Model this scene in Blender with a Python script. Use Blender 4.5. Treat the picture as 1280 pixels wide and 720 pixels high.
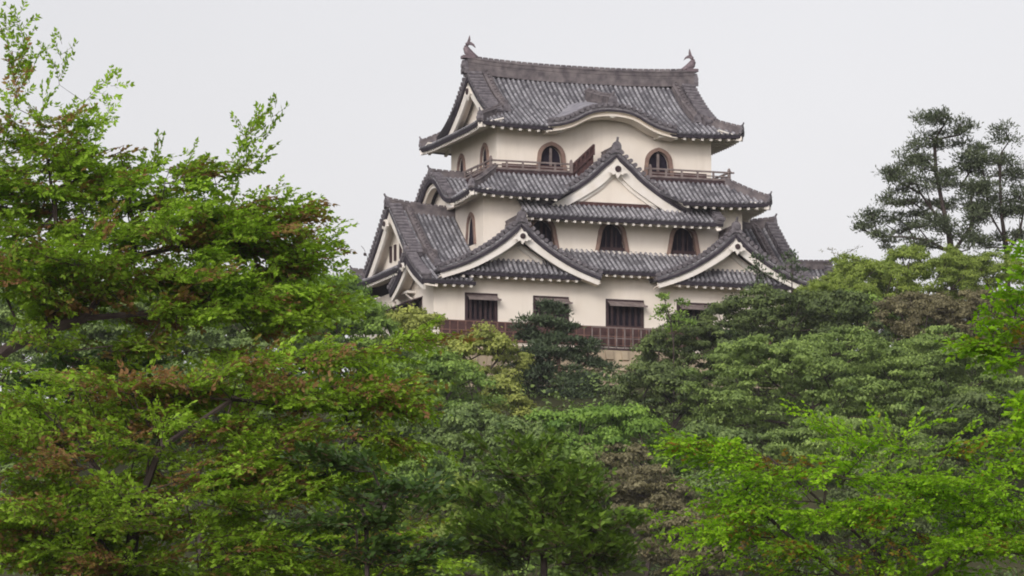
import bpy, math, random
import numpy as np
from mathutils import Vector, Matrix
rad = math.radians
SC = bpy.context.scene
for _o in list(bpy.data.objects): bpy.data.objects.remove(_o)
COL = SC.collection

# ------------------------------------------------------------------ camera
FPX, PITCH, YAW = 6900.0, rad(7.7), rad(19)
CAM = np.array([0, 0, 1.7])
cd = bpy.data.cameras.new('camera'); cam = bpy.data.objects.new('camera', cd); COL.objects.link(cam)
cam.location = CAM; cam.rotation_euler = (rad(90) + PITCH, 0, 0)
cd.sensor_width = 36; cd.lens = FPX * 36 / 1280; cd.clip_start = 1; cd.clip_end = 6000
SC.camera = cam
# ------------------------------------------------------------------ sky, sun, exposure
SUN_EL, SUN_AZ = 27, 200          # elevation, compass bearing the light comes from (0 = +Y, clockwise)
w = bpy.data.worlds.new('World'); SC.world = w; w.use_nodes = True
nt = w.node_tree; bg = nt.nodes['Background']
sky = nt.nodes.new('ShaderNodeTexSky'); sky.sky_type = 'NISHITA'; sky.sun_disc = False
sky.sun_elevation = rad(SUN_EL); sky.sun_rotation = rad(SUN_AZ)
sky.air_density = 2.0; sky.dust_density = 3.0; sky.ozone_density = 1.0
hs = nt.nodes.new('ShaderNodeHueSaturation'); hs.inputs['Saturation'].default_value = 0.12
mx = nt.nodes.new('ShaderNodeMixRGB'); mx.blend_type = 'MULTIPLY'; mx.inputs[0].default_value = 1
mx.inputs[2].default_value = (0.985, 0.972, 1.03, 1)
nt.links.new(sky.outputs[0], hs.inputs['Color']); nt.links.new(hs.outputs[0], mx.inputs[1])
cn = nt.nodes.new('ShaderNodeTexNoise'); cn.inputs['Scale'].default_value = 7; cn.inputs['Detail'].default_value = 4
cr = nt.nodes.new('ShaderNodeMapRange'); cr.inputs[1].default_value = .3; cr.inputs[2].default_value = .7; cr.inputs[3].default_value = .965; cr.inputs[4].default_value = 1.02
cm = nt.nodes.new('ShaderNodeMixRGB'); cm.blend_type = 'MULTIPLY'; cm.inputs[0].default_value = 1
tcw = nt.nodes.new('ShaderNodeTexCoord'); nt.links.new(tcw.outputs['Generated'], cn.inputs['Vector']); nt.links.new(cn.outputs[0], cr.inputs[0])
nt.links.new(mx.outputs[0], cm.inputs[1]); nt.links.new(cr.outputs[0], cm.inputs[2]); nt.links.new(cm.outputs[0], bg.inputs[0]); bg.inputs[1].default_value = 0.15
sd = bpy.data.lights.new('sun', 'SUN'); sd.energy = 1.0; sd.angle = rad(14); sd.color = (1, 0.95, 0.87)
sun = bpy.data.objects.new('sun', sd); COL.objects.link(sun)
_a = rad(SUN_AZ); _v = Vector((math.sin(_a) * math.cos(rad(SUN_EL)), math.cos(_a) * math.cos(rad(SUN_EL)), math.sin(rad(SUN_EL))))
sun.rotation_euler = _v.to_track_quat('Z', 'Y').to_euler()
vs = SC.view_settings; vs.view_transform = 'Standard'; vs.look = 'None'; vs.gamma = 1; vs.exposure = 0.1
try: vs.use_curve_mapping = False
except Exception: pass
SC.render.filter_size = 1.9
SC.cycles.filter_width = 1.9
SC.cycles.max_bounces = 6; SC.cycles.diffuse_bounces = 3; SC.cycles.transmission_bounces = 3
SC.cycles.transparent_max_bounces = 4; SC.cycles.volume_bounces = 0

# ------------------------------------------------------------------ helpers: naming and objects
def tag(o, label=None, cat=None, group=None, kind=None):
    if label: o['label'] = label
    if cat: o['category'] = cat
    if group: o['group'] = group
    if kind: o['kind'] = kind
    return o
def empty(name, loc=(0, 0, 0), rz=0.0):
    o = bpy.data.objects.new(name, None); COL.objects.link(o)
    o.location = loc; o.rotation_euler = (0, 0, rz); o.empty_display_size = 0.5
    return o
def at(px, py, d):
    """the point d metres ahead of the camera that shows at pixel (px, py) of the photograph"""
    fw = np.array([0, math.cos(PITCH), math.sin(PITCH)]); up = np.array([0, -math.sin(PITCH), math.cos(PITCH)])
    r = fw * FPX + np.array([1, 0, 0]) * (px - 640) + up * (360 - py)
    return CAM + r / r[1] * d

class MB:
    def __init__(s): s.v = []; s.f = []; s.m = []; s.uv = []; s.anyuv = False
    def add(s, vs_, fs, m=0, uvs=None):
        b = len(s.v); s.v.extend([tuple(p) for p in vs_])
        for k, f in enumerate(fs):
            s.f.append(tuple(i + b for i in f)); s.m.append(m)
            if uvs is not None: s.uv.append([uvs[i] for i in f]); s.anyuv = True
            else: s.uv.append([(0.5, 0.5)] * len(f))
    def box(s, a, b, m=0):
        x0, y0, z0 = a; x1, y1, z1 = b
        s.add([(x0,y0,z0),(x1,y0,z0),(x1,y1,z0),(x0,y1,z0),(x0,y0,z1),(x1,y0,z1),(x1,y1,z1),(x0,y1,z1)],
              [(0,3,2,1),(4,5,6,7),(0,1,5,4),(1,2,6,5),(2,3,7,6),(3,0,4,7)], m)
    def beam(s, p, q, w, h, m=0, up=(0, 0, 1)):
        p = np.array(p, float); q = np.array(q, float); d = q - p; d /= np.linalg.norm(d)
        a = np.cross(d, up); n = np.linalg.norm(a)
        a = a / n if n > 1e-6 else np.array([1., 0, 0]); u = np.cross(a, d)
        c = [(-w/2,-h/2),(w/2,-h/2),(w/2,h/2),(-w/2,h/2)]
        s.add([p+a*i+u*j for i, j in c] + [q+a*i+u*j for i, j in c],
              [(0,1,2,3),(7,6,5,4),(0,4,5,1),(1,5,6,2),(2,6,7,3),(3,7,4,0)], m)
    def tube(s, pts, rr, n=6, m=0, cap=True):
        P = [np.array(p, float) for p in pts]; base = len(P); rings = []
        for i, p in enumerate(P):
            t = P[min(i+1, base-1)] - P[max(i-1, 0)]; t /= (np.linalg.norm(t) + 1e-9)
            a = np.cross(t, (0, 0, 1)); 
            if np.linalg.norm(a) < 1e-3: a = np.array([1., 0, 0])
            a /= np.linalg.norm(a); b = np.cross(a, t)
            r = rr[i] if hasattr(rr, '__len__') else rr
            ra, rb = r if hasattr(r, '__len__') else (r, r)
            for k in range(n):
                th = 2*math.pi*k/n; rings.append(p + a*ra*math.cos(th) + b*rb*math.sin(th))
        fs = []
        for i in range(base-1):
            for k in range(n):
                fs.append((i*n+k, i*n+(k+1) % n, (i+1)*n+(k+1) % n, (i+1)*n+k))
        if cap: fs += [tuple(range(n))[::-1], tuple((base-1)*n+k for k in range(n))]
        s.add(rings, fs, m)
    def prism(s, poly, fn, d0, d1, m=0):
        """2-D outline through fn(a, b, depth), from depth d0 to d1"""
        n = len(poly)
        s.add([fn(a, b, d0) for a, b in poly] + [fn(a, b, d1) for a, b in poly],
              [tuple(range(n))[::-1], tuple(range(n, 2*n))] + [(i, (i+1) % n, n+(i+1) % n, n+i) for i in range(n)], m)
    def band(s, A, B, off, m=0):
        """a plate between two polylines A and B (lists of points), thickened by the vector off"""
        n = len(A); off = np.array(off, float)
        V = [np.array(p, float) for p in A] + [np.array(p, float) for p in B]
        V = V + [p + off for p in V]; f = []
        for i in range(n-1):
            f += [(i, i+1, n+i+1, n+i), (2*n+i, 3*n+i, 3*n+i+1, 2*n+i+1), (i, 2*n+i, 2*n+i+1, i+1), (n+i, n+i+1, 3*n+i+1, 3*n+i)]
        f += [(0, n, 3*n, 2*n), (n-1, 3*n-1, 4*n-1, 2*n-1)]
        s.add(V, f, m)
    def build(s, name, mats, parent=None, smooth=False):
        me = bpy.data.meshes.new(name); me.from_pydata([tuple(map(float, p)) for p in s.v], [], s.f)
        if not isinstance(mats, (list, tuple)): mats = [mats]
        for m in mats: me.materials.append(m)
        me.polygons.foreach_set('material_index', s.m)
        if s.anyuv:
            l = me.uv_layers.new(name='UVMap')
            flat = [c for f in s.uv for p in f for c in p]; l.data.foreach_set('uv', flat)
        if smooth: me.polygons.foreach_set('use_smooth', [True]*len(s.f))
        me.update(); o = bpy.data.objects.new(name, me); COL.objects.link(o)
        if parent: o.parent = parent
        return o

# ------------------------------------------------------------------ materials
def mat(name, col, rough=0.8, spec=0.3, var=None, bump=0.0, scale=3.0, detail=4):
    m = bpy.data.materials.new(name); m.use_nodes = True; n = m.node_tree; b = n.nodes['Principled BSDF']
    b.inputs['Roughness'].default_value = rough; b.inputs['Specular IOR Level'].default_value = spec
    b.inputs['Base Color'].default_value = (*col, 1)
    if var or bump:
        tc = n.nodes.new('ShaderNodeTexCoord'); nz = n.nodes.new('ShaderNodeTexNoise')
        nz.inputs['Scale'].default_value = scale; nz.inputs['Detail'].default_value = detail
        n.links.new(tc.outputs['Object'], nz.inputs['Vector'])
        if var:
            r = n.nodes.new('ShaderNodeValToRGB'); r.color_ramp.elements[0].position = 0.32; r.color_ramp.elements[1].position = 0.68
            r.color_ramp.elements[0].color = (*var, 1); r.color_ramp.elements[1].color = (*col, 1)
            n.links.new(nz.outputs[0], r.inputs[0]); n.links.new(r.outputs[0], b.inputs['Base Color'])
        if bump:
            bp = n.nodes.new('ShaderNodeBump'); bp.inputs['Strength'].default_value = bump
            n.links.new(nz.outputs[0], bp.inputs['Height']); n.links.new(bp.outputs[0], b.inputs['Normal'])
    return m
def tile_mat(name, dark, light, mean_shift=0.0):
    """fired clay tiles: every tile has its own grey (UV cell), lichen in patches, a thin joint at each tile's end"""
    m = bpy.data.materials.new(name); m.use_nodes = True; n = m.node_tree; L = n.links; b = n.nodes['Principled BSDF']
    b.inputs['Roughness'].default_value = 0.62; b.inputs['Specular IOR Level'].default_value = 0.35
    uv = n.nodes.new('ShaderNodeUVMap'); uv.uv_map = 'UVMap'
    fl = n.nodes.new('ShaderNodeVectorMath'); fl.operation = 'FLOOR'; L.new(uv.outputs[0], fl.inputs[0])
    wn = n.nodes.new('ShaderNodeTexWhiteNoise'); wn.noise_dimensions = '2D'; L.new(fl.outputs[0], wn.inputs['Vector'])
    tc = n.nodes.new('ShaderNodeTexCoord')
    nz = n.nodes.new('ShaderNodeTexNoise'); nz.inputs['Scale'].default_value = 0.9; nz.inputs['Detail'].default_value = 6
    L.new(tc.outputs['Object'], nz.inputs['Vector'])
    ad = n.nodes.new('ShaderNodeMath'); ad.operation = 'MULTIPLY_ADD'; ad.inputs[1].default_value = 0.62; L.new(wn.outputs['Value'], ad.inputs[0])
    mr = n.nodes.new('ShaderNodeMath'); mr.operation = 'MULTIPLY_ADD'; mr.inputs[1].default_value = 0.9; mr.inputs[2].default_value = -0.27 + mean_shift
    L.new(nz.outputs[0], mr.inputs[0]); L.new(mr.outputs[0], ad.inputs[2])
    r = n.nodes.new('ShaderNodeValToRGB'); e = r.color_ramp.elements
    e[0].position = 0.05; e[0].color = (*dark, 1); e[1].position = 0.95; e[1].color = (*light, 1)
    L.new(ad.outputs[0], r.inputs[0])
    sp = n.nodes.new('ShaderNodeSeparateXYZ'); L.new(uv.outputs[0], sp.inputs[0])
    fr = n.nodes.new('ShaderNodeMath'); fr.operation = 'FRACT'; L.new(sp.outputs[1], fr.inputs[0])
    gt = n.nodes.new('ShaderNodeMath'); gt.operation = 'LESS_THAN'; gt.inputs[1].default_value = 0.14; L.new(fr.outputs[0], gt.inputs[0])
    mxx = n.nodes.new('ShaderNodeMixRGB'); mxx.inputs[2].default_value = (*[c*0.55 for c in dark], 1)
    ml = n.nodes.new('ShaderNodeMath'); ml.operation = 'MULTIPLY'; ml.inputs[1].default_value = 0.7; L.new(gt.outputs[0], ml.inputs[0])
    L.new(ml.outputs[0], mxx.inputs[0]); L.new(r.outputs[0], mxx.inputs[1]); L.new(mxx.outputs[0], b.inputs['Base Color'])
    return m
M = {}
M['plaster'] = mat('plaster', (0.82, 0.745, 0.655), 0.92, 0.1, var=(0.76, 0.68, 0.58), scale=0.55, detail=6, bump=0.03)
def weather(m, col, amount=.3):
    n = m.node_tree; L = n.links; b = n.nodes['Principled BSDF']; src = b.inputs['Base Color'].links[0].from_socket
    tc = n.nodes.new('ShaderNodeTexCoord'); mp = n.nodes.new('ShaderNodeMapping'); mp.inputs['Scale'].default_value = (1.1, 1.1, .20)
    nz = n.nodes.new('ShaderNodeTexNoise'); nz.inputs['Scale'].default_value = 1.0; nz.inputs['Detail'].default_value = 8; nz.inputs['Roughness'].default_value = .65
    L.new(tc.outputs['Object'], mp.inputs[0]); L.new(mp.outputs[0], nz.inputs['Vector'])
    r = n.nodes.new('ShaderNodeValToRGB'); r.color_ramp.elements[0].position = .50; r.color_ramp.elements[0].color = (0, 0, 0, 1); r.color_ramp.elements[1].position = .78; r.color_ramp.elements[1].color = (1, 1, 1, 1)
    L.new(nz.outputs[0], r.inputs[0]); ml = n.nodes.new('ShaderNodeMath'); ml.operation = 'MULTIPLY'; ml.inputs[1].default_value = amount; L.new(r.outputs[0], ml.inputs[0])
    mx = n.nodes.new('ShaderNodeMixRGB'); mx.inputs[2].default_value = (*col, 1); L.new(ml.outputs[0], mx.inputs[0]); L.new(src, mx.inputs[1]); L.new(mx.outputs[0], b.inputs['Base Color'])
weather(M['plaster'], (.50, .42, .33), .30)
M['trim'] = mat('white_trim', (0.82, 0.77, 0.71), 0.9, 0.1, var=(0.74, 0.68, 0.60), scale=1.6, detail=6)
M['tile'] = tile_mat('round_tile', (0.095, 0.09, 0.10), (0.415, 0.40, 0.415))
M['pan'] = tile_mat('pan_tile', (0.05, 0.046, 0.055), (0.15, 0.14, 0.148))  # darker than the round rows: shade in the channels is put into the colour
M['ridge'] = mat('ridge_tile', (0.195, 0.168, 0.165), 0.8, 0.2, var=(0.085, 0.073, 0.078), scale=2.4, detail=7, bump=0.4)
M['verge'] = mat('verge_tile', (0.20, 0.18, 0.188), 0.7, 0.3, var=(0.085, 0.075, 0.084), scale=4.0, detail=5)
M['eave'] = mat('dark_eave_board', (0.05, 0.042, 0.052), 0.85, 0.2, var=(0.03, 0.025, 0.032), scale=3)
M['wood'] = mat('dark_wood', (0.06, 0.036, 0.036), 0.8, 0.2, var=(0.035, 0.022, 0.026), scale=4)
M['redwood'] = mat('red_brown_wood', (0.10, 0.052, 0.047), 0.85, 0.15, var=(0.06, 0.034, 0.034), scale=3.5)
M['greywood'] = mat('weathered_wood', (0.25, 0.205, 0.19), 0.85, 0.15, var=(0.15, 0.118, 0.11), scale=4)
M['frame'] = mat('window_frame_wood', (0.30, 0.205, 0.16), 0.8, 0.2, var=(0.20, 0.13, 0.11), scale=3)
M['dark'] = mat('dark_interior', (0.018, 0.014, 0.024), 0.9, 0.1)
M['verdigris'] = mat('weathered_roof_plaster', (0.34, 0.325, 0.345), 0.8, 0.2, var=(0.22, 0.21, 0.23), scale=2)
M['fish'] = mat('dark_bronze_tile', (0.21, 0.16, 0.17), 0.6, 0.4, var=(0.12, 0.09, 0.10), scale=5)

# ------------------------------------------------------------------ roof making
PITCHROW = 0.29
def dens(prof, n):
    """resample a polyline (list of 2-tuples) smoothly (Catmull-Rom) into n+1 points"""
    P = [np.array(p, float) for p in prof]; k = len(P) - 1
    P = [2*P[0]-P[1]] + P + [2*P[-1]-P[-2]]; out = []
    for i in range(n+1):
        t = i / n * k; j = min(int(t), k-1); u = t - j
        a, b, c, d = P[j:j+4]
        out.append(0.5*((2*b)+(-a+c)*u+(2*a-5*b+4*c-d)*u*u+(-a+3*b-3*c+d)*u**3))
    return out
class Slope:
    """a tiled roof slope. prof: (d, z) from the eave inwards and up; smap(s, d, z) -> xyz; lift(s, v): curve of the eave"""
    def __init__(s, prof, smap, lift=None):
        s.P = np.array(dens(prof, 24)); s.smap = smap; s.lift = lift or (lambda a, v: 0.0)
        seg = np.linalg.norm(np.diff(s.P, axis=0), axis=1); s.len = seg.sum()
    def dz(s, v):
        v = min(max(v, 0), 1) * 24; j = min(int(v), 23); u = v - j
        return s.P[j]*(1-u) + s.P[j+1]*u
    def v_at_d(s, d):
        D = s.P[:, 0]
        if (D[-1] - D[0]) >= 0: return float(np.interp(d, D, np.linspace(0, 1, 25)))
        return float(np.interp(-d, -D, np.linspace(0, 1, 25)))
    def pt(s, a, v, up=0.0):
        d, z = s.dz(v); d0, z0 = s.dz(v-0.02); d1, z1 = s.dz(v+0.02)
        t = np.array([d1-d0, z1-z0]); t /= np.linalg.norm(t) + 1e-9; sg = 1 if t[0] >= 0 else -1
        nd, nz = -t[1]*sg, abs(t[0])
        return np.array(s.smap(a, d + nd*up, z + nz*up + s.lift(a, v)))
    def build(s, name, s0, s1, parent, v0=lambda a: 0.0, v1=lambda a: 1.0, r=0.078, nseg=9, pitch=PITCHROW, under=0.14, caps=True, ends=True):
        mb = MB(); n = max(1, round(abs(s1-s0)/pitch)); E = [s0+(s1-s0)*i/n for i in range(n+1)]
        rows = []
        for a in E:
            lo, hi = v0(a), v1(a)
            rows.append((lo, max(hi, lo)))
        for i in range(n):
            a, b = E[i], E[i+1]
            (la, ha), (lb, hb) = rows[i], rows[i+1]
            if ha-la < 1e-4 and hb-lb < 1e-4: continue
            V = []; U = []
            for k in range(nseg+1):
                va = la+(ha-la)*k/nseg; vb = lb+(hb-lb)*k/nseg
                V += [s.pt(a, va), s.pt((a+b)/2, (va+vb)/2, -0.03), s.pt(b, vb), s.pt(a, va, -under), s.pt(b, vb, -under)]
                U += [(i+.02, va*s.len/0.27), (i+.5, (va+vb)/2*s.len/0.27), (i+.98, vb*s.len/0.27), (i+.1, 0), (i+.9, 0)]
            F = []
            for k in range(nseg):
                o = k*5; F += [(o, o+1, o+6, o+5), (o+1, o+2, o+7, o+6), (o+4, o+3, o+8, o+9)]
            F += [(0, 3, 4, 2, 1)]
            if i == 0: F += [(k*5, k*5+5, k*5+8, k*5+3) for k in range(nseg)]
            if i == n-1: F += [(k*5+2, k*5+4, k*5+9, k*5+7) for k in range(nseg)]
            mb.add(V, F, 1, U)
        for i, a in enumerate(E):
            lo, hi = rows[i]
            if hi-lo < 0.03: continue
            if not ends and (i == 0 or i == n): continue
            V = []; U = []; ex = 0.0
            for k in range(nseg+1):
                v = lo+(hi-lo)*k/nseg
                p0 = s.pt(a-r, v); p1 = s.pt(a+r, v); c = (p0+p1)/2; h = s.pt(a, v, r)-s.pt(a, v); sd_ = (p1-p0)/2
                for j in range(5):
                    th = math.pi*j/4
                    V.append(c - sd_*math.cos(th) + h*math.sin(th)*1.1); U.append((i+200.5, v*s.len/0.3))
            F = [(k*5+j, k*5+j+1, k*5+5+j+1, k*5+5+j) for k in range(nseg) for j in range(4)] + [(4, 3, 2, 1, 0)]
            mb.add(V, F, 0, U)
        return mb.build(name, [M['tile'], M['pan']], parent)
    def eave(s, parent, s0, s1, wall_d, rise=None, n=None, board=0.17, rafter=0.5, v=0.0, inset=0.12, raft=True, soff=True):
        """dark eave board, plastered soffit and the white rafter ends under one eave"""
        N = n or max(2, int(abs(s1-s0)/0.6)); S = [s0+(s1-s0)*i/N for i in range(N+1)]
        d0 = s.dz(v)[0]; sgn = 1 if wall_d > d0 else -1
        def q(a, d, dz, k=1.0): return np.array(s.smap(a, d, s.dz(v)[1]+s.lift(a, v)*k+dz))
        slope = 0.42 if rise is None else rise
        mb = MB()
        A = [q(a, d0+0.02*sgn, -0.03) for a in S]; B = [q(a, d0+0.05*sgn, -0.03-board) for a in S]
        mb.band(A, B, q(S[0], d0+0.25*sgn, 0)-q(S[0], d0, 0)); mb.build('eave_board', M['eave'], parent)
        if not soff: return
        sf = MB(); W = abs(wall_d-d0)
        A = [q(a, d0+0.2*sgn, -0.03-board+0.02) for a in S]; B = [q(a, wall_d, -0.03-board+0.02+slope*(W-.2), .1) for a in S]
        sf.band(A, B, (0, 0, 0.08))
        if raft:
            nr = max(1, round(abs(s1-s0)/rafter))
            for i in range(nr):
                a = s0+(s1-s0)*(i+.5)/nr
                sf.beam(q(a, d0+inset*sgn, -0.03-board-.05), q(a, wall_d, -0.03-board-.05+slope*(W-inset), .1), .15, .17)
        sf.build('soffit', M['trim'], parent)

def ridge(parent, path, h, w=0.42, name='ridge', knobs=True):
    mb = MB(); P = [np.array(p, float) for p in path]
    if len(P) == 2: P = [P[0]+(P[1]-P[0])*i/6 for i in range(7)]
    prof = [(-w/2, -0.15), (-w/2, h*.30), (-w*.42, h*.32), (-w*.42, h*.55), (-w*.46, h*.57), (-w*.46, h*.80), (-w*.52, h*.82), (-w*.52, h*.90), (-w*.25, h), 
            (w*.25, h), (w*.52, h*.90), (w*.52, h*.82), (w*.46, h*.80), (w*.46, h*.57), (w*.42, h*.55), (w*.42, h*.32), (w/2, h*.30), (w/2, -0.15)]
    R = []; n = len(prof)
    for i, p in enumerate(P):
        t = P[min(i+1, len(P)-1)]-P[max(i-1, 0)]; t[2] = 0; t /= np.linalg.norm(t)+1e-9; a = np.array([-t[1], t[0], 0])
        R += [p + a*x + np.array([0, 0, z]) for x, z in prof]
    F = [(i*n+k, i*n+(k+1) % n, (i+1)*n+(k+1) % n, (i+1)*n+k) for i in range(len(P)-1) for k in range(n)]
    F += [tuple(range(n)), tuple((len(P)-1)*n+k for k in range(n))[::-1]]
    mb.add(R, F)
    if knobs:
        L = [0]; 
        for i in range(len(P)-1): L.append(L[-1]+np.linalg.norm(P[i+1]-P[i]))
        tot = L[-1]; k = max(1, int(tot/0.33))
        def atl(x): return np.array([np.interp(x, L, [p[c] for p in P]) for c in range(3)])
        for i in range(k):
            a, b = atl(tot*(i+.08)/k), atl(tot*(i+.80)/k)
            mb.tube([a+(0, 0, h), b+(0, 0, h)], w*.23, 7)
    return mb.build(name, M['ridge'], parent)

def ornament(parent, pos, out, sc=1.0, horn=True):
    """demon-tile at a ridge end, facing along out: arched shield, round boss and a small horn tile"""
    mb = MB(); o = np.array(out, float); o /= np.linalg.norm(o); a = np.array([-o[1], o[0], 0]); p = np.array(pos, float)
    sh = [(-.36,-.15),(-.40,.12),(-.30,.22),(-.30,.45),(-.22,.62),(-.1,.72),(.1,.72),(.22,.62),(.30,.45),(.30,.22),(.40,.12),(.36,-.15),(.15,-.02),(-.15,-.02)]
    mb.prism([(x*sc, z*sc) for x, z in sh], lambda x, z, d: p+a*x+o*d+np.array([0, 0, z]), -.14*sc, .12*sc)
    ring = [(.17*math.cos(k*math.pi/5)*sc, (.34+.17*math.sin(k*math.pi/5))*sc) for k in range(10)]
    mb.prism(ring, lambda x, z, d: p+a*x+o*d+np.array([0, 0, z]), .121*sc, .2*sc)
    if horn: mb.tube([p+np.array([0, 0, .62*sc])-o*.15*sc, p+np.array([0, 0, .76*sc])+o*.12*sc, p+np.array([0, 0, .98*sc])+o*.22*sc], [.10*sc, .085*sc, .075*sc], 7)
    return mb.build('ridge_end_tile', M['verge'], parent)

def verge(parent, path, out, board_h=0.34, tile_l=0.55, back=0.6, dark=0.15, white=True, lift=0.16, name='verge_tiles', taper=1.0):
    """the tiled edge of a gable: short round tiles across the edge, a dark batten, and the white bargeboard below. path runs foot - apex - foot"""
    o = np.array(out, float); P = [np.array(p, float) for p in path]
    L = [0]
    for i in range(len(P)-1): L.append(L[-1]+np.linalg.norm(P[i+1]-P[i]))
    def atl(x): return np.array([np.interp(x, L, [p[c] for p in P]) for c in range(3)])
    mb = MB(); tot = L[-1]; k = int(tot/0.33)
    for i in range(k):
        x = tot*(i+.5)/k; c = atl(x); t = atl(min(x+.1, tot))-atl(max(x-.1, 0)); t /= np.linalg.norm(t)
        up = np.cross(t, o); up = up if up[2] > 0 else -up
        mb.tube([c+up*(lift+.07)+o*.09, c+up*(lift+.09)-o*(tile_l*.5), c+up*(lift+.10)-o*tile_l], .125, 8)
    A = []; B = []; C = []; D = []; E_ = []
    for i, p in enumerate(P):
        t = P[min(i+1, len(P)-1)]-P[max(i-1, 0)]; t /= np.linalg.norm(t); up = np.cross(t, o); up = up if up[2] > 0 else -up
        j = 0.0 if 0 < i < len(P)-1 else 0.0
        fr = abs(i/(len(P)-1)-.5)*2; bh = board_h*(1+(taper-1)*fr)
        m_ = up/max(up[2], .62)
        A.append(p+up*lift); B.append(p+m_*0.0); C.append(p-m_*.02); D.append(p-m_*dark); E_.append(p-m_*(dark+bh))
    mb.band(A, B, -o*tile_l)
    r = mb.build(name, M['verge'], parent)
    db = MB(); db.band(B, D, -o*.13); db.build('eave_board', M['eave'], r)
    sb = MB(); I0 = [p-o*.13-np.array([0, 0, .27]) for p in C]; I1 = [p-np.array([0, 0, .05]) for p in I0]; sb.band(I0, I1, -o*(back-.05)-np.array([0, 0, .08])); sb.build('soffit', M['plaster'], r)
    if white:
        wb = MB(); D2 = [p-o*.10 for p in D]; E2 = [p-o*.10 for p in E_]; wb.band(D2, E2, -o*.14); wb.build('bargeboard', M['trim'], r)
    return r, [p-o*.17 for p in E_]

def pendant(parent, pos, out, sc=1.0):
    o = np.array(out, float); a = np.array([-o[1], o[0], 0]); p = np.array(pos, float)
    f = lambda x, z, d: p+a*x*sc+o*d+np.array([0, 0, z*sc])
    sh = [(-.22,.34),(.22,.34),(.34,.18),(.38,.0),(.56,-.06),(.60,-.20),(.40,-.20),(.30,-.32),(.16,-.26),(.0,-.52),(-.16,-.26),(-.30,-.32),(-.40,-.20),(-.60,-.20),(-.56,-.06),(-.38,.0),(-.34,.18)]
    mb = MB(); mb.prism(sh, f, 0, .09); g = mb.build('gable_pendant', M['trim'], parent)
    mb = MB(); mb.prism([(.19*math.cos(k*math.pi/6), .04+.19*math.sin(k*math.pi/6)) for k in range(12)], f, .091, .15)
    mb.build('boss', M['wood'], g)

import bmesh
def wall_panel(mb, outer, holes, fn, depth=0.3, m=0, md=None):
    """a wall face with real openings, and their reveals depth metres deep; fn(a, b, d) -> xyz"""
    bm = bmesh.new(); edges = []
    for loop in [outer] + holes:
        vsn = [bm.verts.new((a, b, 0)) for a, b in loop]
        edges += [bm.edges.new((vsn[i], vsn[(i+1) % len(vsn)])) for i in range(len(vsn))]
    bmesh.ops.triangle_fill(bm, use_beauty=True, use_dissolve=False, edges=edges)
    def inside(x, y, poly):
        c = False; j = len(poly)-1
        for i in range(len(poly)):
            if (poly[i][1] > y) != (poly[j][1] > y) and x < (poly[j][0]-poly[i][0])*(y-poly[i][1])/(poly[j][1]-poly[i][1])+poly[i][0]: c = not c
            j = i
        return c
    bm.verts.index_update(); F = []
    for f in bm.faces:
        c = f.calc_center_median()
        if not any(inside(c.x, c.y, h) for h in holes): F.append(tuple(v.index for v in f.verts))
    mb.add([fn(v.co.x, v.co.y, 0) for v in bm.verts], F, m); bm.free()
    for h in holes:
        n = len(h); mb.add([fn(a, b, 0) for a, b in h]+[fn(a, b, depth) for a, b in h], [(i, (i+1) % n, n+(i+1) % n, n+i) for i in range(n)], m)

def bell(w0, w1, z0, z1, n=7, cusp=True):
    """outline of a bell-shaped (flame-headed) window, foot half-width w0, shoulder half-width w1"""
    zs = z0+(z1-z0)*.52; R = []
    for i in range(n+1):
        t = i/n; th = t*math.pi/2
        x = w1*math.cos(th)**0.85 if t < 1 else 0; z = zs+(z1-zs)*(math.sin(th)**1.05*.90+ (.10*t**5 if cusp else 0))
        R.append((x, z))
    right = [(w0, z0)] + R
    return right + [(-x, z) for x, z in right[::-1][1:]]

# ================================================================== the castle keep
ORG = at(542, 396, 300)
W1, D1 = 21.7, 12.3
CX, CY = W1/2, 6.15
keep = empty('castle_keep', ORG, YAW)
tag(keep, 'white walled Japanese castle keep with stacked grey tiled roofs and curved gables on the hilltop', 'castle')
FR = lambda s, d, z: (s, d, z)                       # front slopes: s along x, d inwards along +y
LF = lambda s, d, z: (d, s, z)                       # left slopes: s along y, d inwards along +x
mir = lambda f: (lambda s, d, z: (lambda p: (W1-p[0], p[1], p[2]))(f(s, d, z)))
RT = mir(LF)

def storey(x0, y0, x1, y1, z0, ztop, holesF, holesL, outerF=None):
    mb = MB()
    outer = outerF or [(x0, z0), (x1, z0), (x1, ztop), (x0, ztop)]
    wall_panel(mb, outer, holesF, lambda a, b, d: (a, y0+d, b))
    wall_panel(mb, [(y0, z0), (y1, z0), (y1, ztop), (y0, ztop)], holesL, lambda a, b, d: (x0+d, a, b))
    mb.add([(x1, y0, z0), (x1, y1, z0), (x1, y1, ztop), (x1, y0, ztop), (x0, y1, z0), (x0, y1, ztop)], [(0, 1, 2, 3), (1, 4, 5, 2)])
    return mb.build('wall', M['plaster'], keep)

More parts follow.
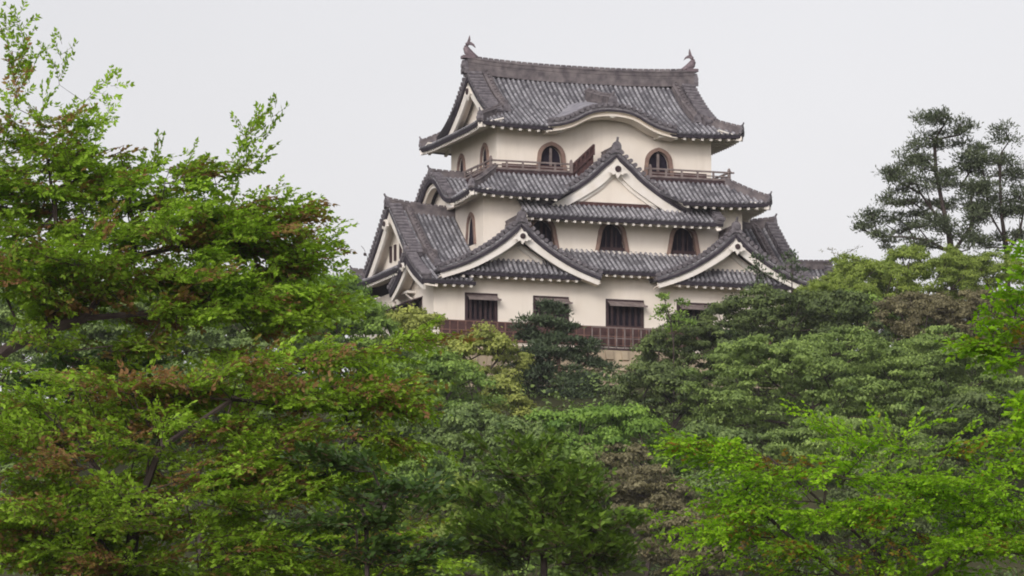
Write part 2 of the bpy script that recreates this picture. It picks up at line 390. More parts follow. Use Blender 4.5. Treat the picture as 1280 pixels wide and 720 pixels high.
def bell_window(parent, cx, plane, side, z0, z1, w0, w1, mull=True, sill=False, dp=.28, fw=.20):
    """frame ring proud of the wall, dark pane behind the opening, one mullion"""
    fn = (lambda a, b, d: (cx+a, plane+d, b)) if side == 'F' else (lambda a, b, d: (plane+d, cx+a, b))
    o = bell(w0+fw, w1+fw, z0-.02, z1+fw); i = bell(w0, w1, z0-.02, z1)
    fr = MB(); n = len(o)
    V = [fn(a, b, -.09) for a, b in o]+[fn(a, b, -.09) for a, b in i]+[fn(a, b, .02) for a, b in o]+[fn(a, b, dp-.06) for a, b in i]
    F = []
    for k in range(n-1): F += [(k, k+1, n+k+1, n+k), (k, 2*n+k, 2*n+k+1, k+1), (n+k, n+k+1, 3*n+k+1, 3*n+k)]
    fr.add(V, F)
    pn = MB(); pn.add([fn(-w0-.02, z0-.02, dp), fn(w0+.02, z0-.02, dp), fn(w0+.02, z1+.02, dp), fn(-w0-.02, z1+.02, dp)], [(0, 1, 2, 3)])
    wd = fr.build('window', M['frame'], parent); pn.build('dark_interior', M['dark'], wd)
    if mull:
        mm = MB(); pts = [(-.07, z0), (.07, z0), (.07, z1-.14), (-.07, z1-.14)]
        mm.prism(pts, fn, .06, .16); mm.build('mullion', M['greywood'] if mull is True else M['wood'], wd)
    if sill:
        lt = MB()
        for x in (-.45, -.22, .22, .45): lt.prism([(x*w0/.6-.03, z0), (x*w0/.6+.03, z0), (x*w0/.6+.03, z1-.4), (x*w0/.6-.03, z1-.4)], fn, .14, .2)
        lt.prism([(-w0, z0), (w0, z0), (w0, z0+.26), (-w0, z0+.26)], fn, .1, .16)
        lt.build('lattice', M['wood'], wd)
    return wd

# ---- first storey
F1W = [(1.87, 3.62), (5.84, 7.78), (10.1, 12.2), (14.3, 16.3)]
holes = [[(a, -.07), (b, -.07), (b, 1.34), (a, 1.34)] for a, b in F1W]
lholes = [[(2.05, -.1), (3.2, -.1), (3.2, 1.3), (2.05, 1.3)], [(6.7, .9), (7.15, .9), (7.15, 1.7), (6.7, 1.7)]]
w1 = storey(0, 0, W1, D1, -1.4, 2.3, holes, lholes,
            [(0, -1.4), (W1, -1.4), (W1, 2.25), (W1-2.1, 2.25), (W1-2.1, 3.2), (2.1, 3.2), (2.1, 2.25), (0, 2.25)])
for i, (a, b) in enumerate(F1W):
    wd = MB()
    for p, q in (((a-.07, -.02, -.12), (a+.09, .2, 1.43)), ((b-.09, -.02, -.12), (b+.07, .2, 1.43))): wd.box((p[0], -.05, p[2]), (q[0], .2, q[2]))
    wd.box((a+.09, -.05, 1.29), (b-.09, .2, 1.43)); wd.box((a+.09, -.05, -.12), (b-.09, .2, -.02))
    o = wd.build('window', M['wood'], w1)
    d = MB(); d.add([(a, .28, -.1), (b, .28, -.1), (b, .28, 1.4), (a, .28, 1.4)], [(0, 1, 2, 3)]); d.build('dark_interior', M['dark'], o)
    lt = MB(); n = 5
    for k in range(n):
        x = a+(b-a)*(k+1)/(n+1); lt.box((x-.065, .08, -.05), (x+.065, .2, 1.3))
    lt.build('lattice', M['wood'], o)
    sh = MB(); sh.band([(a+.03, -.06, 1.27), (a+.03, -.52, 1.03)], [(b+.02, -.06, 1.27), (b+.02, -.52, 1.03)], (0, .02, .05))
    sh.beam((a-.0, -.54, 1.03), (b+.12, -.54, 1.03), .07, .10)
    sh.build('shutter', M['greywood'], o)
# left face: side window with a long propped canopy, small slit and ledge
wd = MB(); wd.box((-.05, 2.0, -.15), (.2, 2.1, 1.36)); wd.box((-.05, 3.15, -.15), (.2, 3.25, 1.36)); wd.box((-.05, 2.1, 1.27), (.2, 3.15, 1.36))
o = wd.build('window', M['wood'], w1)
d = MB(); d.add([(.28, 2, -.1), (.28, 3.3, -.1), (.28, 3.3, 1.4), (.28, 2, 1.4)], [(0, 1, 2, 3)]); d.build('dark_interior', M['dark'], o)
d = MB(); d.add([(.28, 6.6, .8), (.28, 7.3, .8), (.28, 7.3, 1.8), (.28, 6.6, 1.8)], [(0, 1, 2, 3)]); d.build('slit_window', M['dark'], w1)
cn = MB(); cn.band([(0, 1.9, 1.32), (-.9, 1.9, 1.02)], [(0, 10.1, 1.30), (-.9, 10.1, 1.00)], (0, 0, .07))
for y in (2.0, 4.0, 6.0, 8.0, 10.0): cn.beam((-.02, y, .35), (-.8, y, 1.0), .09, .09)
cn.box((-.04, 4.6, .1), (.0, 6.1, 1.28)); 
cn.build('canopy', M['wood'], w1)
lg = MB(); lg.box((-.5, 3.2, 1.72), (0.0, 5.7, 1.84)); lg.beam((-.45, 3.6, 1.70), (0, 3.6, 1.35), .1, .1); lg.beam((-.45, 5.2, 1.70), (0, 5.2, 1.35), .1, .1)
lg.build('ledge', M['trim'], w1)
# brown boarded skirting along the foot of the wall, with battens and a bottom ledge
sk = MB(); sk.box((.35, -.10, -1.22), (W1-.2, -.01, -.12)); skirt = sk.build('skirting', M['redwood'], keep)
bt = MB()
x = .4
while x < W1-.3: bt.box((x, -.155, -1.22), (x+.075, -.10, -.13)); x += .46
for z in (-.19, -.70, -1.20): bt.box((.35, -.14, z), (W1-.2, -.102, z+.06))
bt.build('battens', mat('worn_batten_wood', (.22, .125, .10), .85, .15, var=(.12, .065, .055), scale=4), skirt)
lb = MB(); lb.box((8.9, -.62, -1.48), (13.4, -.05, -1.38))
for xx in (9.2, 10.2, 11.2, 12.2, 13.1): lb.box((xx, -.55, -1.62), (xx+.22, 0, -1.48))
pl = lb.build('ledge', M['wood'], skirt)
gr = MB()
for k in range(10): gr.box((9.0+k*.48, -.60, -1.38), (9.05+k*.48, -.55, -.25))
gr.box((9.0, -.61, -.28), (13.37, -.54, -.22)); gr.box((9.0, -.61, -.85), (13.37, -.54, -.81)); gr.build('railing', M['greywood'], skirt)

# ---- second storey
X2, Y2 = 3.17, 0.9
F2W = [6.6, 10.75, 15.0]
bw = lambda c, z0, z1, w0, w1_: [(c+a, b) for a, b in bell(w0, w1_, z0, z1)]
w2 = storey(X2, Y2, W1-X2, 11.4, 2.3, 7.6, [bw(c, 4.22, 5.82, .82, .64) for c in F2W], [bw(2.95, 4.5, 6.15, .66, .48)])
for c in F2W: bell_window(w2, c, Y2, 'F', 4.22, 5.82, .82, .64, mull='dark', sill=True)
bell_window(w2, 2.95, X2, 'L', 4.5, 6.15, .66, .48, mull=False, dp=.05, fw=.22)
sl = MB(); sl.box((X2+.3, Y2-.06, 4.10), (W1-X2-.3, Y2+.05, 4.19)); sl.build('sill_board', M['redwood'], w2)

# ---- third storey
X3, Y3, D3 = 4.45, 2.35, 10.4
CY3 = (Y3+D3)/2
K3 = [(7.05, 11.16), (7.6, 11.24), (8.2, 11.40), (8.75, 11.64), (9.3, 11.93), (9.9, 12.13), (10.85, 12.22), (11.8, 12.13), (12.4, 11.93), (12.95, 11.64), (13.5, 11.40), (14.1, 11.24), (14.65, 11.16)]
outer3 = [(X3, 8.3), (W1-X3, 8.3), (W1-X3, 11.5), (14.3, 11.5)] + [(a, b-.12) for a, b in K3[::-1][2:-2]] + [(7.4, 11.5), (X3, 11.5)]
w3 = storey(X3, Y3, W1-X3, D3, 8.3, 11.5, [bw(c, 8.75, 10.28, .72, .62) for c in (7.67, 14.07)], [bw(c, 8.75, 10.35, .62, .46) for c in (4.35, 8.45)], outer3)
for c in (7.67, 14.07): bell_window(w3, c, Y3, 'F', 8.75, 10.28, .72, .62)
for c in (4.35, 8.45): bell_window(w3, c, X3, 'L', 8.75, 10.35, .62, .46, mull=False, dp=.05, fw=.22)

# ---- top roof (hip and gable)
VX, VD = 4.05, 2.95      # verge plane, depth at which the gable stands
TP = [(1.0, 11.12), (2.3, 11.83), (3.4, 12.45), (4.45, 13.12), (5.65, 14.05), (CY3, 14.72)]
XE, YB = 2.95, 2*CY3-1.0
lift3 = lambda s, v: .16*abs((s-CX)/(CX-XE))**5*(1-v)**2
roof3 = Slope(TP, FR, lift3)
vg = roof3.v_at_d(VD)
def v1_top(x):
    e = min(x-XE, (W1-XE)-x)
    if e < VX-XE: return roof3.v_at_d(1.0+e*1.0)
    return 1.0
kx = lambda x: np.interp(x, [a for a, b in K3], [b for a, b in K3])
def v0_top(x):          # where the curved gable takes over the eave
    if 7.35 < x < 14.35:
        z = kx(x)+.25
        for k in range(60):
            if roof3.dz(k/60)[1] > z-.12: return k/60
    return 0.0
top = roof3.build('roof', XE, W1-XE, keep, v0=v0_top, v1=v1_top)
tag(top, 'topmost tiled roof with a long ridge')
roof3b = Slope([(2*CY3-d, z) for d, z in TP], FR, lift3)
roof3b.build('rear_slope', XE, W1-XE, top, v1=v1_top, pitch=.67, nseg=6)
for a, b in ((XE+.1, 7.3), (14.4, W1-XE-.1)): roof3.eave(top, a, b, Y3, rise=.36)
roof3b.eave(top, XE+.1, W1-XE-.1, D3, rise=.36, rafter=1.0)
SP = [(XE, 11.12), (3.7, 11.52), (4.4, 11.9), (5.2, 12.38)]
for fl, mp in (('L', LF), ('R', RT)):
    lft = lambda s, v: .16*abs((s-CY3)/(CY3-1.0))**5*(1-v)**2
    sd3 = Slope(SP, mp, lft)
    sd3.build('side_slope', 1.0, YB, top, v1=lambda y: sd3.v_at_d(XE+min(y-1.0, YB-y)*1.0), nseg=6)
    sd3.eave(top, 1.1, YB-.1, X3, rise=.36, rafter=.36)
    m_ = (lambda p: p) if fl == 'L' else (lambda p: (W1-p[0], p[1], p[2]))
    ox = -1 if fl == 'L' else 1
    # gable: verge, bargeboard, wall, pendant
    path = []
    for k in range(15):
        v = vg*.62+(1-vg*.62)*k/14; d, z = roof3.dz(v); path.append(m_((VX, d, z)))
    path += [m_((VX, 2*CY3-p[1], p[2])) for p in path[:-1][::-1]]
    vt, low = verge(top, path, (ox, 0, 0), board_h=.42, taper=.9, tile_l=.75)
    gw = MB(); xx = 4.85 if fl == 'L' else W1-4.85
    gw.prism([(p[1], p[2]-.2) for p in path if p[2] > 12.2]+[(2*CY3-3.0, 11.9), (3.0, 11.9)], lambda a, b, d: (xx+d*(-ox), a, b), 0, .2)
    gw.build('gable_wall', M['plaster'], top)
    pendant(top, (VX+.12 if fl == 'L' else W1-VX-.12, CY3, 13.75), (ox, 0, 0), .95)
    # descending ridges and corner ridges
    for sg in (1, -1):
        yy = lambda d: d if sg == 1 else 2*CY3-d
        P = [m_((5.15, yy(roof3.dz(v)[0]), roof3.dz(v)[1]+.05)) for v in np.linspace(.985, vg*.86, 10)]
        ridge(top, P, .40, .44); ornament(top, (P[-1][0], P[-1][1]-.05*sg, P[-1][2]+.02), (0, -sg, 0), .62, horn=True)
        C = []
        for t in np.linspace(0, 1, 8):
            e = 1.95*(1-t)+.12*t; d, z = roof3.dz(roof3.v_at_d(1.0+e))
            C.append(m_((XE+e, yy(1.0+e), z+.02+.16*(1-e/1.95)**2)))
        ridge(top, C, .36, .40); dv = np.array(C[-1])-np.array(C[-2]); dv[2] = 0
        ornament(top, (C[-1][0], C[-1][1], C[-1][2]+.05), dv, .58)
        bb = MB(); q = np.array(m_((XE+.10, yy(1.10), 11.02))); q2 = np.array(m_((X3, yy(Y3), 11.3))); bb.beam(q, q2, .26, .26); bb.build('corner_beam', M['trim'], top)
RP = [(VX-.05+(W1-2*VX+.1)*t, CY3, 14.72+.26*abs(2*t-1)**2.5) for t in np.linspace(0, 1, 17)]
ridge(top, RP, .80, .52)
for i in (0, -1):
    ox = -1 if i == 0 else 1
    ornament(top, (RP[i][0]+ox*.1, CY3, RP[i][2]-.05), (ox, 0, 0), .9, horn=False)
    # shachi: fish with its head on the ridge and its tail curling up
    mb = MB(); bx = RP[i][0]-ox*.12; bz = RP[i][2]+.78
    cv = [(-.78, .02), (-.52, .10), (-.22, .24), (.05, .46), (.16, .74), (.10, 1.02), (-.06, 1.22)]
    FS = .70; P = [(bx+ox*a*FS, CY3, bz+b*FS) for a, b in cv]
    mb.tube(P, [(.10, .08), (.15, .15), (.17, .21), (.16, .23), (.13, .19), (.09, .13), (.05, .08)], 10)
    fin = lambda poly, t: mb.prism(poly, lambda a, b, d: (bx+ox*a*FS, CY3+d, bz+b*FS), -t, t)
    fin([(.02, 1.0), (-.10, 1.12), (-.18, 1.42), (-.12, 1.78), (-.02, 1.50), (.08, 1.22)], .05)
    fin([(.0, 1.02), (-.14, 1.00), (-.36, .98), (-.62, .80), (-.48, 1.08), (-.24, 1.24), (-.04, 1.24)], .05)
    fin([(.18, .30), (.36, .36), (.30, .52), (.42, .60), (.32, .74), (.36, .88), (.20, 1.0), (.16, .70)], .035)
    fin([(-.30, .30), (-.20, .48), (-.02, .62), (-.02, .40)], .04)
    mb.box((bx-.36, CY3-.28, bz-.1), (bx+.36, CY3+.28, bz+.07))
    tag(mb.build('fish_ornament', M['fish'], top), 'curved fish ornament on the ridge end')
# front curved gable of the top roof
kp = dens(K3, 36)
KT = .21
cg = Slope([(a, b+.10) for a, b in K3[:7]], lambda s, d, z: (d, s, z+KT*(s-.95)))
cg2 = Slope([(W1-a, b+.10) for a, b in K3[:7]], lambda s, d, z: (d, s, z+KT*(s-.95)))
kg = cg.build('curved_gable_roof', .95, 4.6, keep); cg2.build('right_slope', .95, 4.6, kg)
def verge_front(parent, pts, y, **k): return verge(parent, [(a, y, b) for a, b in pts], (0, -1, 0), **k)
verge_front(kg, [(a, b+.02) for a, b in kp], .88, tile_l=.42, white=False, dark=.10, back=.9, lift=.2)
sf = MB(); sf.band([(a, .95, b-.11) for a, b in kp], [(a, Y3+.02, b-.2) for a, b in kp], (0, 0, .06)); 
sf.band([(a, 1.12, b-.11) for a, b in kp], [(a, 1.12, b-.11-.20) for a, b in kp], (0, .08, 0))
sf.build('soffit', M['plaster'], kg)
for xx in (7.75, 13.95):
    bk = MB(); bk.beam((xx, 1.25, 11.0), (xx, Y3, 11.0), .42, .22); bk.build('bracket', M['trim'], kg)
bk = MB()
bk.prism([(CX-.25, 11.98), (CX+.25, 11.98), (CX+.16, 11.86), (CX, 11.80), (CX-.16, 11.86)], lambda a, b, d: (a, 1.06+d, b), 0, .05)
bk.build('boss', M['trim'], kg)
pb = MB(); sp_ = [(a, b) for a, b in kp if 7.9 < a < 10.7]
pb.band([(a, 1.40, b+.25+KT*.45) for a, b in sp_], [(a, 1.40, b+.31+KT*.45) for a, b in sp_], (0, 2.8, 2.8*KT)); pb.build('plaster_flank', M['verdigris'], kg)
ridge(kg, [(CX, 1.0, 12.42), (CX, 2.6, 12.74), (CX, 5.0, 13.40)], .64, .52); ornament(kg, (CX, .98, 12.50), (0, -1, 0), .78)

# ---- balcony around the third storey
BX0, BX1, BY = 3.68, W1-3.68, 1.28
balc = empty('balcony'); balc.parent = keep
for sgn in (1, -1):
    X = lambda x: x if sgn == 1 else W1-x
    bal = MB(); fl_ = [(BX0, BY), (8.55, BY), (8.55, Y3-.003), (X3-.003, Y3-.003), (X3-.003, 11.4), (BX0, 11.4)]
    bal.prism([(X(a), b) for a, b in fl_], lambda a, b, d: (a, b, d), 8.40, 8.60)
    fo = bal.build('floor', M['wood'], balc)
    for x in np.arange(BX0+.2, 8.5, .95):
        jb = MB(); jb.box((min(X(x), X(x+.16)), BY+.1, 8.22), (max(X(x), X(x+.16)), Y3, 8.40)); jb.build('joist', M['wood'], fo)
zf = 8.6
def rail(p, q, posts, h=.5, over=.0, ends=()):
    rl = MB(); p = np.array(p, float); q = np.array(q, float); d = (q-p)/np.linalg.norm(q-p)
    rl.beam(p-d*over+(0, 0, h), q+d*over+(0, 0, h), .10, .09); rl.beam(p+(0, 0, h*.52), q+(0, 0, h*.52), .06, .06); rl.beam(p+(0, 0, .08), q+(0, 0, .08), .09, .10)
    for k in range(posts+1):
        c = p+(q-p)*k/posts; rl.box(c-(.05, .05, 0), c+(.05, .05, h-.04))
    for x_, y_ in ends:
        rl.box((x_-.075, y_-.075, zf), (x_+.075, y_+.075, zf+.62)); rl.tube([(x_, y_, zf+.62), (x_, y_, zf+.69), (x_, y_, zf+.76)], [.09, .08, .02], 7)
    rl.build('railing', M['greywood'], balc)
rail((BX0+.08, BY+.08, zf), (8.5, BY+.08, zf), 5, over=.1, ends=[(BX0+.08, BY+.08), (8.5, BY+.08)]); rail((W1-8.5, BY+.08, zf), (BX1-.08, BY+.08, zf), 5, over=.3, ends=[(W1-8.5, BY+.08), (BX1-.08, BY+.08)])
rail((BX0+.08, BY+.14, zf), (BX0+.08, 11.3, zf), 9, over=.3); rail((BX1-.08, BY+.14, zf), (BX1-.08, 11.3, zf), 9, over=.3)
sr = MB()
for mm in (1,):
    X = lambda x: x if mm == 1 else W1-x
    p, q = np.array((X(8.55), BY+.1, 8.46)), np.array((X(9.85), BY+.1, 9.70))
    sr.beam(p+(0, 0, .58), q+(0, 0, .58), .1, .1); sr.beam(p+(0, 0, .1), q+(0, 0, .1), .1, .1)
    sr.band([p+(0, .05, -.45), q+(0, .05, -.45)], [p+(0, .05, .56), q+(0, .05, .56)], (0, .04, 0))
    for k in range(6): c = p+(q-p)*k/5; sr.box(c-(.05, .06, 0), c+(.05, .06, .6))
sr.build('sloping_panel_rail', M['redwood'], balc)
for a_, b_, c_, d_ in ((X3+.3, Y3-.04, 8.6, Y3-.002), (W1-8.6, Y3-.04, W1-X3-.3, Y3-.002), (X3-.04, Y3+.2, X3-.002, D3-.1)):
    tr = MB(); tr.box((a_, b_, 8.62), (c_, d_, 9.12)); tr.build('wainscot', M['redwood'], w3)

# ---- second roof
R2 = [(-.6, 7.02), (.1, 7.48), (.8, 8.0), (1.75, 8.72)]
X20 = 1.92
lift2 = lambda s, v: .2*abs((s-CX)/(CX-X20))**6*(1-v)**2
rf2 = Slope(R2, FR, lift2)
# the triangular gable stands on this roof
CGp = [(0, 9.62), (.9, 8.87), (1.7, 8.15), (2.65, 7.48), (3.6, 6.92), (4.42, 6.52)]
zc = lambda x: np.interp(abs(x-CX), [a for a, b in CGp], [b for a, b in CGp])+.28
def v0_2(x):
    if abs(x-CX) < 4.3:
        for k in range(81):
            if rf2.dz(k/80)[1] > zc(x)-.18: return k/80
        return 1.0
    return 0.0
v1_2 = lambda x: rf2.v_at_d(-.6+min(x-X20, W1-X20-x)*1.03)
r2 = rf2.build('roof', X20, CX, keep, v0=v0_2, v1=v1_2); rf2.build('right_slope', CX, W1-X20, r2, v0=v0_2, v1=v1_2)
tag(r2, 'second tiled roof under the balcony')
for a, b in ((X20+.1, 7.2), (W1-7.2, W1-X20-.1)): rf2.eave(r2, a, b, Y2, rise=.3)
YB2 = 12.9
KL = [(2.75, 7.02), (3.3, 7.12), (3.8, 7.34), (4.4, 7.78), (5.0, 8.22), (5.6, 8.5), (6.15, 8.6)]
for fl in ('L', 'R'):
    m_ = (lambda p: p) if fl == 'L' else (lambda p: (W1-p[0], p[1], p[2]))
    mp = LF if fl == 'L' else RT; ox = -1 if fl == 'L' else 1
    S2 = Slope([(X20, 7.02), (2.6, 7.48), (3.3, 8.0), (4.25, 8.72)], mp, lambda s, v: .2*abs((s-6.15)/6.75)**6*(1-v)**2)
    for a, b in ((-.6, 3.3), (9.0, YB2)):
        S2.build('side_slope', a, b, r2, v1=lambda y: S2.v_at_d(X20+min(y+.6, YB2-y)*1.0), nseg=6)
        S2.eave(r2, a+.1, b-.1, X2, rise=.3, rafter=.36)
    A = Slope([(a, b+.12) for a, b in KL], (lambda s, d, z: m_((s, d, z)))); B = Slope([(12.3-a, b+.12) for a, b in KL], (lambda s, d, z: m_((s, d, z))))
    kl = A.build('curved_gable_roof', X20-.1, 4.6, keep); B.build('rear_slope', X20-.1, 4.6, kl)
    pth = [m_((X20-.14, a, b+.03)) for a, b in dens(KL, 16)]; pth += [m_((X20-.14, 12.3-a, b+.03)) for a, b in dens(KL, 16)[:-1][::-1]]
    verge(kl, pth, (ox, 0, 0), tile_l=.45, white=False, dark=.22, back=.5, lift=.2)
    wl = MB(); xx = X20+.75
    wl.prism([(a, b-.15) for a, b in dens(KL, 14)]+[(12.3-a, b-.15) for a, b in dens(KL, 14)[::-1]], lambda a, b, d: m_((xx+d, a, b)), 0, .2); wl.build('gable_wall', M['plaster'], kl)
    bd = MB(); bd.band([m_((X20+.05, p[1], p[2]-.24)) for p in pth], [m_((X20+.05, p[1], p[2]-.50)) for p in pth], (.1 if fl == 'L' else -.1, 0, 0)); bd.build('bargeboard', M['trim'], kl)
    ridge(kl, [m_((X20-.1, 6.15, 8.74)), m_((3.0, 6.15, 8.68)), m_((4.4, 6.15, 8.66))], .42, .42); ornament(kl, m_((X20-.12, 6.15, 8.72)), (ox, 0, 0), .7)
    for sg in (1, -1):
        C = []
        yy = lambda y: y if sg == 1 else 12.3-y
        for t in np.linspace(0, 1, 8):
            e = 2.2*(1-t)+.12*t; d, z = rf2.dz(rf2.v_at_d(-.6+e)); C.append(m_((X20+e, yy(-.6+e), z+.02+.2*(1-e/2.2)**2)))
        ridge(r2, C, .30, .36); dv = np.array(C[-1])-np.array(C[-2]); dv[2] = 0
        ornament(r2, (C[-1][0], C[-1][1], C[-1][2]+.03), dv, .55)
        bb = MB(); bb.beam(m_((X20+.12, yy(-.48), 6.93)), m_((X2, yy(Y2), 7.2)), .26, .26); bb.build('corner_beam', M['trim'], r2)
# triangular gable on the front
def front_gable(apex_x, prof, y_barge, y_back, y_wall, zfoot, name, board, orn=.8, pend=None, v0f=None, label=None, wallbot=None):
    L_ = Slope([(apex_x-a, b+.12) for a, b in prof[::-1]], lambda s, d, z: (d, s, z)); R_ = Slope([(apex_x+a, b+.12) for a, b in prof[::-1]], lambda s, d, z: (d, s, z))
    g = L_.build(name, y_barge+.05, y_back, keep); R_.build('right_slope', y_barge+.05, y_back, g)
    pr = dens(prof, 14); path = [(apex_x-a, y_barge, b+.02) for a, b in pr[::-1]]+[(apex_x+a, y_barge, b+.02) for a, b in pr[1:]]
    vt, low = verge(g, path, (0, -1, 0), board_h=board, tile_l=.5, dark=.14, back=.75, taper=.85, lift=.2)
    gw = MB(); zb = wallbot
    inner = [(p[0], p[2]) for p in low if p[2]+.1 > zb]
    gw.prism([(inner[0][0], zb)]+[(a, b+.22) for a, b in inner]+[(inner[-1][0], zb)], lambda a, b, d: (a, y_wall+d, b), 0, .2)
    gw.build('gable_wall', M['plaster'], g)
    st = MB(); st.band([(a, y_wall-.12, b+.05) for a, b in inner], [(a, y_wall-.12, b-.22) for a, b in inner], (0, .11, 0)); st.build('inner_bargeboard', M['trim'], g)
    za = prof[0][1]
    ridge(g, [(apex_x, y_barge+.15, za+.22), (apex_x, (y_barge+y_back)/2, za+.16), (apex_x, y_back, za+.16)], .30, .40)
    ornament(g, (apex_x, y_barge-.02, za+.12), (0, -1, 0), orn, horn=True)
    pendant(g, (apex_x, y_barge-.13, za-board-.42), (0, -1, 0), pend or 1.0)
    tag(g, label); return g
fg = front_gable(CX-.02, CGp, .35, 2.7, .72, 6.5, 'triangular_gable', .46, orn=.85, pend=.95, wallbot=6.78)
# narrow eave under the triangular gable
P2 = Slope([(-.7, 5.86), (.0, 6.30), (.9, 6.86)], FR, lambda s, v: .06*abs((s-11)/5.7)**6*(1-v))
pr2 = P2.build('lower_eave_roof', 5.25, 16.75, keep); P2.eave(pr2, 5.3, 16.7, Y2, rise=.18)
cp = MB(); cp.box((7.0, .60, 6.72), (14.6, .71, 6.92)); cp.build('ridge_board', M['redwood'], pr2)
verge(pr2, [(16.78, -.72, 5.84), (16.78, 0, 6.28), (16.78, .88, 6.84)], (1, 0, 0), tile_l=.4, white=False, back=.3, lift=.14)

# ---- first roof: middle eave between the two front gables
G1p = [(0, 5.20), (.60, 4.64), (1.28, 4.08), (2.03, 3.58), (2.86, 3.11), (3.66, 2.76), (4.68, 2.40)]
GX = (4.65, 17.30)
zg = lambda x: max(np.interp(abs(x-g), [a for a, b in G1p], [b for a, b in G1p]) if abs(x-g) < 4.68 else -9 for g in GX)+.3
MID = Slope([(-1.15, 2.86), (-.2, 3.48), (.9, 4.22)], FR)
def v0_m(x):
    for k in range(61):
        if MID.dz(k/60)[1] > zg(x)-.12: return k/60
    return 1.0
mid = MID.build('middle_eave_roof', 6.0, W1-5.75, keep, v0=v0_m); MID.eave(mid, 9.0, 12.9, 0.0, rise=.2)
mt = MB()
for k in range(int((15.5-7.4)/.335)): mt.tube([(7.45+k*.335, .70, 4.12), (7.45+k*.335, .9, 4.20)], .085, 6)
mt.build('top_course', M['trim'], mid)
# ---- first roof: two big front gables with their own small eaves
for i, g in enumerate(GX):
    fgx = front_gable(g, G1p, -1.3, 3.2, -.22, 2.4, 'front_gable', .33, orn=.85, pend=.82, wallbot=3.2,
                      label=('left' if i == 0 else 'right')+' of the two wide front gables')
    PE = Slope([(-1.1, 2.47), (-.7, 2.80), (-.2, 3.32)], FR)
    pe = PE.build('gable_eave_roof', g-3.55, g+3.62, keep); PE.eave(pe, g-3.5, g+3.58, 0.0, rise=.2)
# ---- first roof: the two wings with side gables
WP = [(-1.1, 1.92), (.5, 2.70), (2.2, 3.70), (4.0, 5.0), (6.0, 6.62)]
for fl in ('L', 'R'):
    m_ = (lambda p: p) if fl == 'L' else (lambda p: (W1-p[0], p[1], p[2]))
    ox = -1 if fl == 'L' else 1; YC = 6.0
    f = lambda s, d, z: m_((s, d, z))
    sori = lambda s, v: .34*max(0, (3.2-s)/3.9)**2*v
    S = Slope(WP, f, sori)
    v22, v02 = S.v_at_d(2.25), S.v_at_d(.25)
    wing = S.build('wing_roof', -.95, 3.3, keep, v0=lambda x: 0 if x < 2.15 else v02, v1=lambda x: 1 if x > -.72 else v22)
    tag(wing, ('left' if fl == 'L' else 'right')+' wing roof with a steep side gable')
    S.eave(wing, -.9, 2.1, 0.0, rise=.3)
    Sb = Slope([(2*YC-d, z) for d, z in WP[1:]], f, sori); Sb.build('rear_slope', -.65, 3.3, wing, nseg=6)
    path = [m_((-.72, S.dz(v)[0], S.dz(v)[1]+sori(-.72, v))) for v in np.linspace(S.v_at_d(1.7), 1, 14)]
    path += [m_((-.72, 2*YC-p[1], p[2])) for p in path[:-1][::-1]]
    vt, low = verge(wing, path, (ox, 0, 0), board_h=.36, tile_l=.6, back=.9, lift=.18)
    gw = MB(); gw.prism([(2.6, 3.6)]+[(p[1], p[2]-.25) for p in path if p[2] > 3.9]+[(9.4, 3.6)], lambda a, b, d: m_((-.02+d, a, b)), 0, .2); gw.build('gable_wall', M['plaster'], wing)
    for y in (4.6, 5.6, 6.6, 7.4):
        gs = MB(); gs.box(tuple(np.minimum(m_((-.10, y, 4.0)), m_((-.02, y+.3, 4.9)))), tuple(np.maximum(m_((-.10, y, 4.0)), m_((-.021, y+.3, 4.9))))); gs.build('gable_slot', M['wood'], wing)
    pendant(wing, m_((-.84, YC, 5.9)), (ox, 0, 0), .8)
    ridge(wing, [m_((-.75+4.0*t, YC, 6.58+.34*(1-t)**2)) for t in np.linspace(0, 1, 10)], .46, .46)
    ornament(wing, m_((-.8, YC, 6.95)), (ox, 0, 0), .72)
    P = [m_((.45, S.dz(v)[0], S.dz(v)[1]+.05+sori(.45, v))) for v in np.linspace(.98, S.v_at_d(.75), 12)]
    ridge(wing, P, .28, .40); ornament(wing, (P[-1][0], P[-1][1], P[-1][2]), (0, -1, 0), .6)
    # the small side gable at the front corner
    SG = [(2.0, 3.62), (3.0, 2.95), (4.0, 2.35), (4.95, 1.92)]
    Ss = Slope(SG[::-1], f); sgb = Ss.build('small_side_gable', -.95, .6, keep, nseg=6)
    path = [m_((-1.0, d, z+.02)) for d, z in dens([(-1.1, 1.92), (.5, 2.68), (2.0, 3.62)], 8)]+[m_((-1.0, d, z+.02)) for d, z in dens(SG, 8)[1:]]
    vt, low = verge(sgb, path, (ox, 0, 0), board_h=.26, tile_l=.5, back=.8, lift=.16, dark=.3)
    gw = MB(); gw.prism([(0.02, 1.9)]+[(p[1], p[2]-.2) for p in path if p[2] > 2.25]+[(4.6, 1.9)], lambda a, b, d: m_((-.02+d, a, b)), 0, .2); gw.build('gable_wall', M['plaster'], sgb)
    pendant(sgb, m_((-1.12, 2.0, 3.0)), (ox, 0, 0), .55)
    ridge(sgb, [m_((-.98, 2.05, 3.80)), m_((-.2, 2.1, 3.78)), m_((.9, 2.2, 3.72))], .28, .36); ornament(sgb, m_((-1.0, 2.05, 3.78)), (ox, 0, 0), .55)
    # eave under the big side gable
    PS = Slope([(-1.25, 3.02), (-.6, 3.32), (.0, 3.66)], lambda s, d, z: m_((d, s, z)), lambda s, v: .12*max(0, (s-8.4)/1.9)**2*(1-v))
    ps = PS.build('side_eave_roof', 3.2, 10.3, keep, nseg=5); PS.eave(ps, 3.3, 10.2, 0.0, rise=.22, rafter=.36)

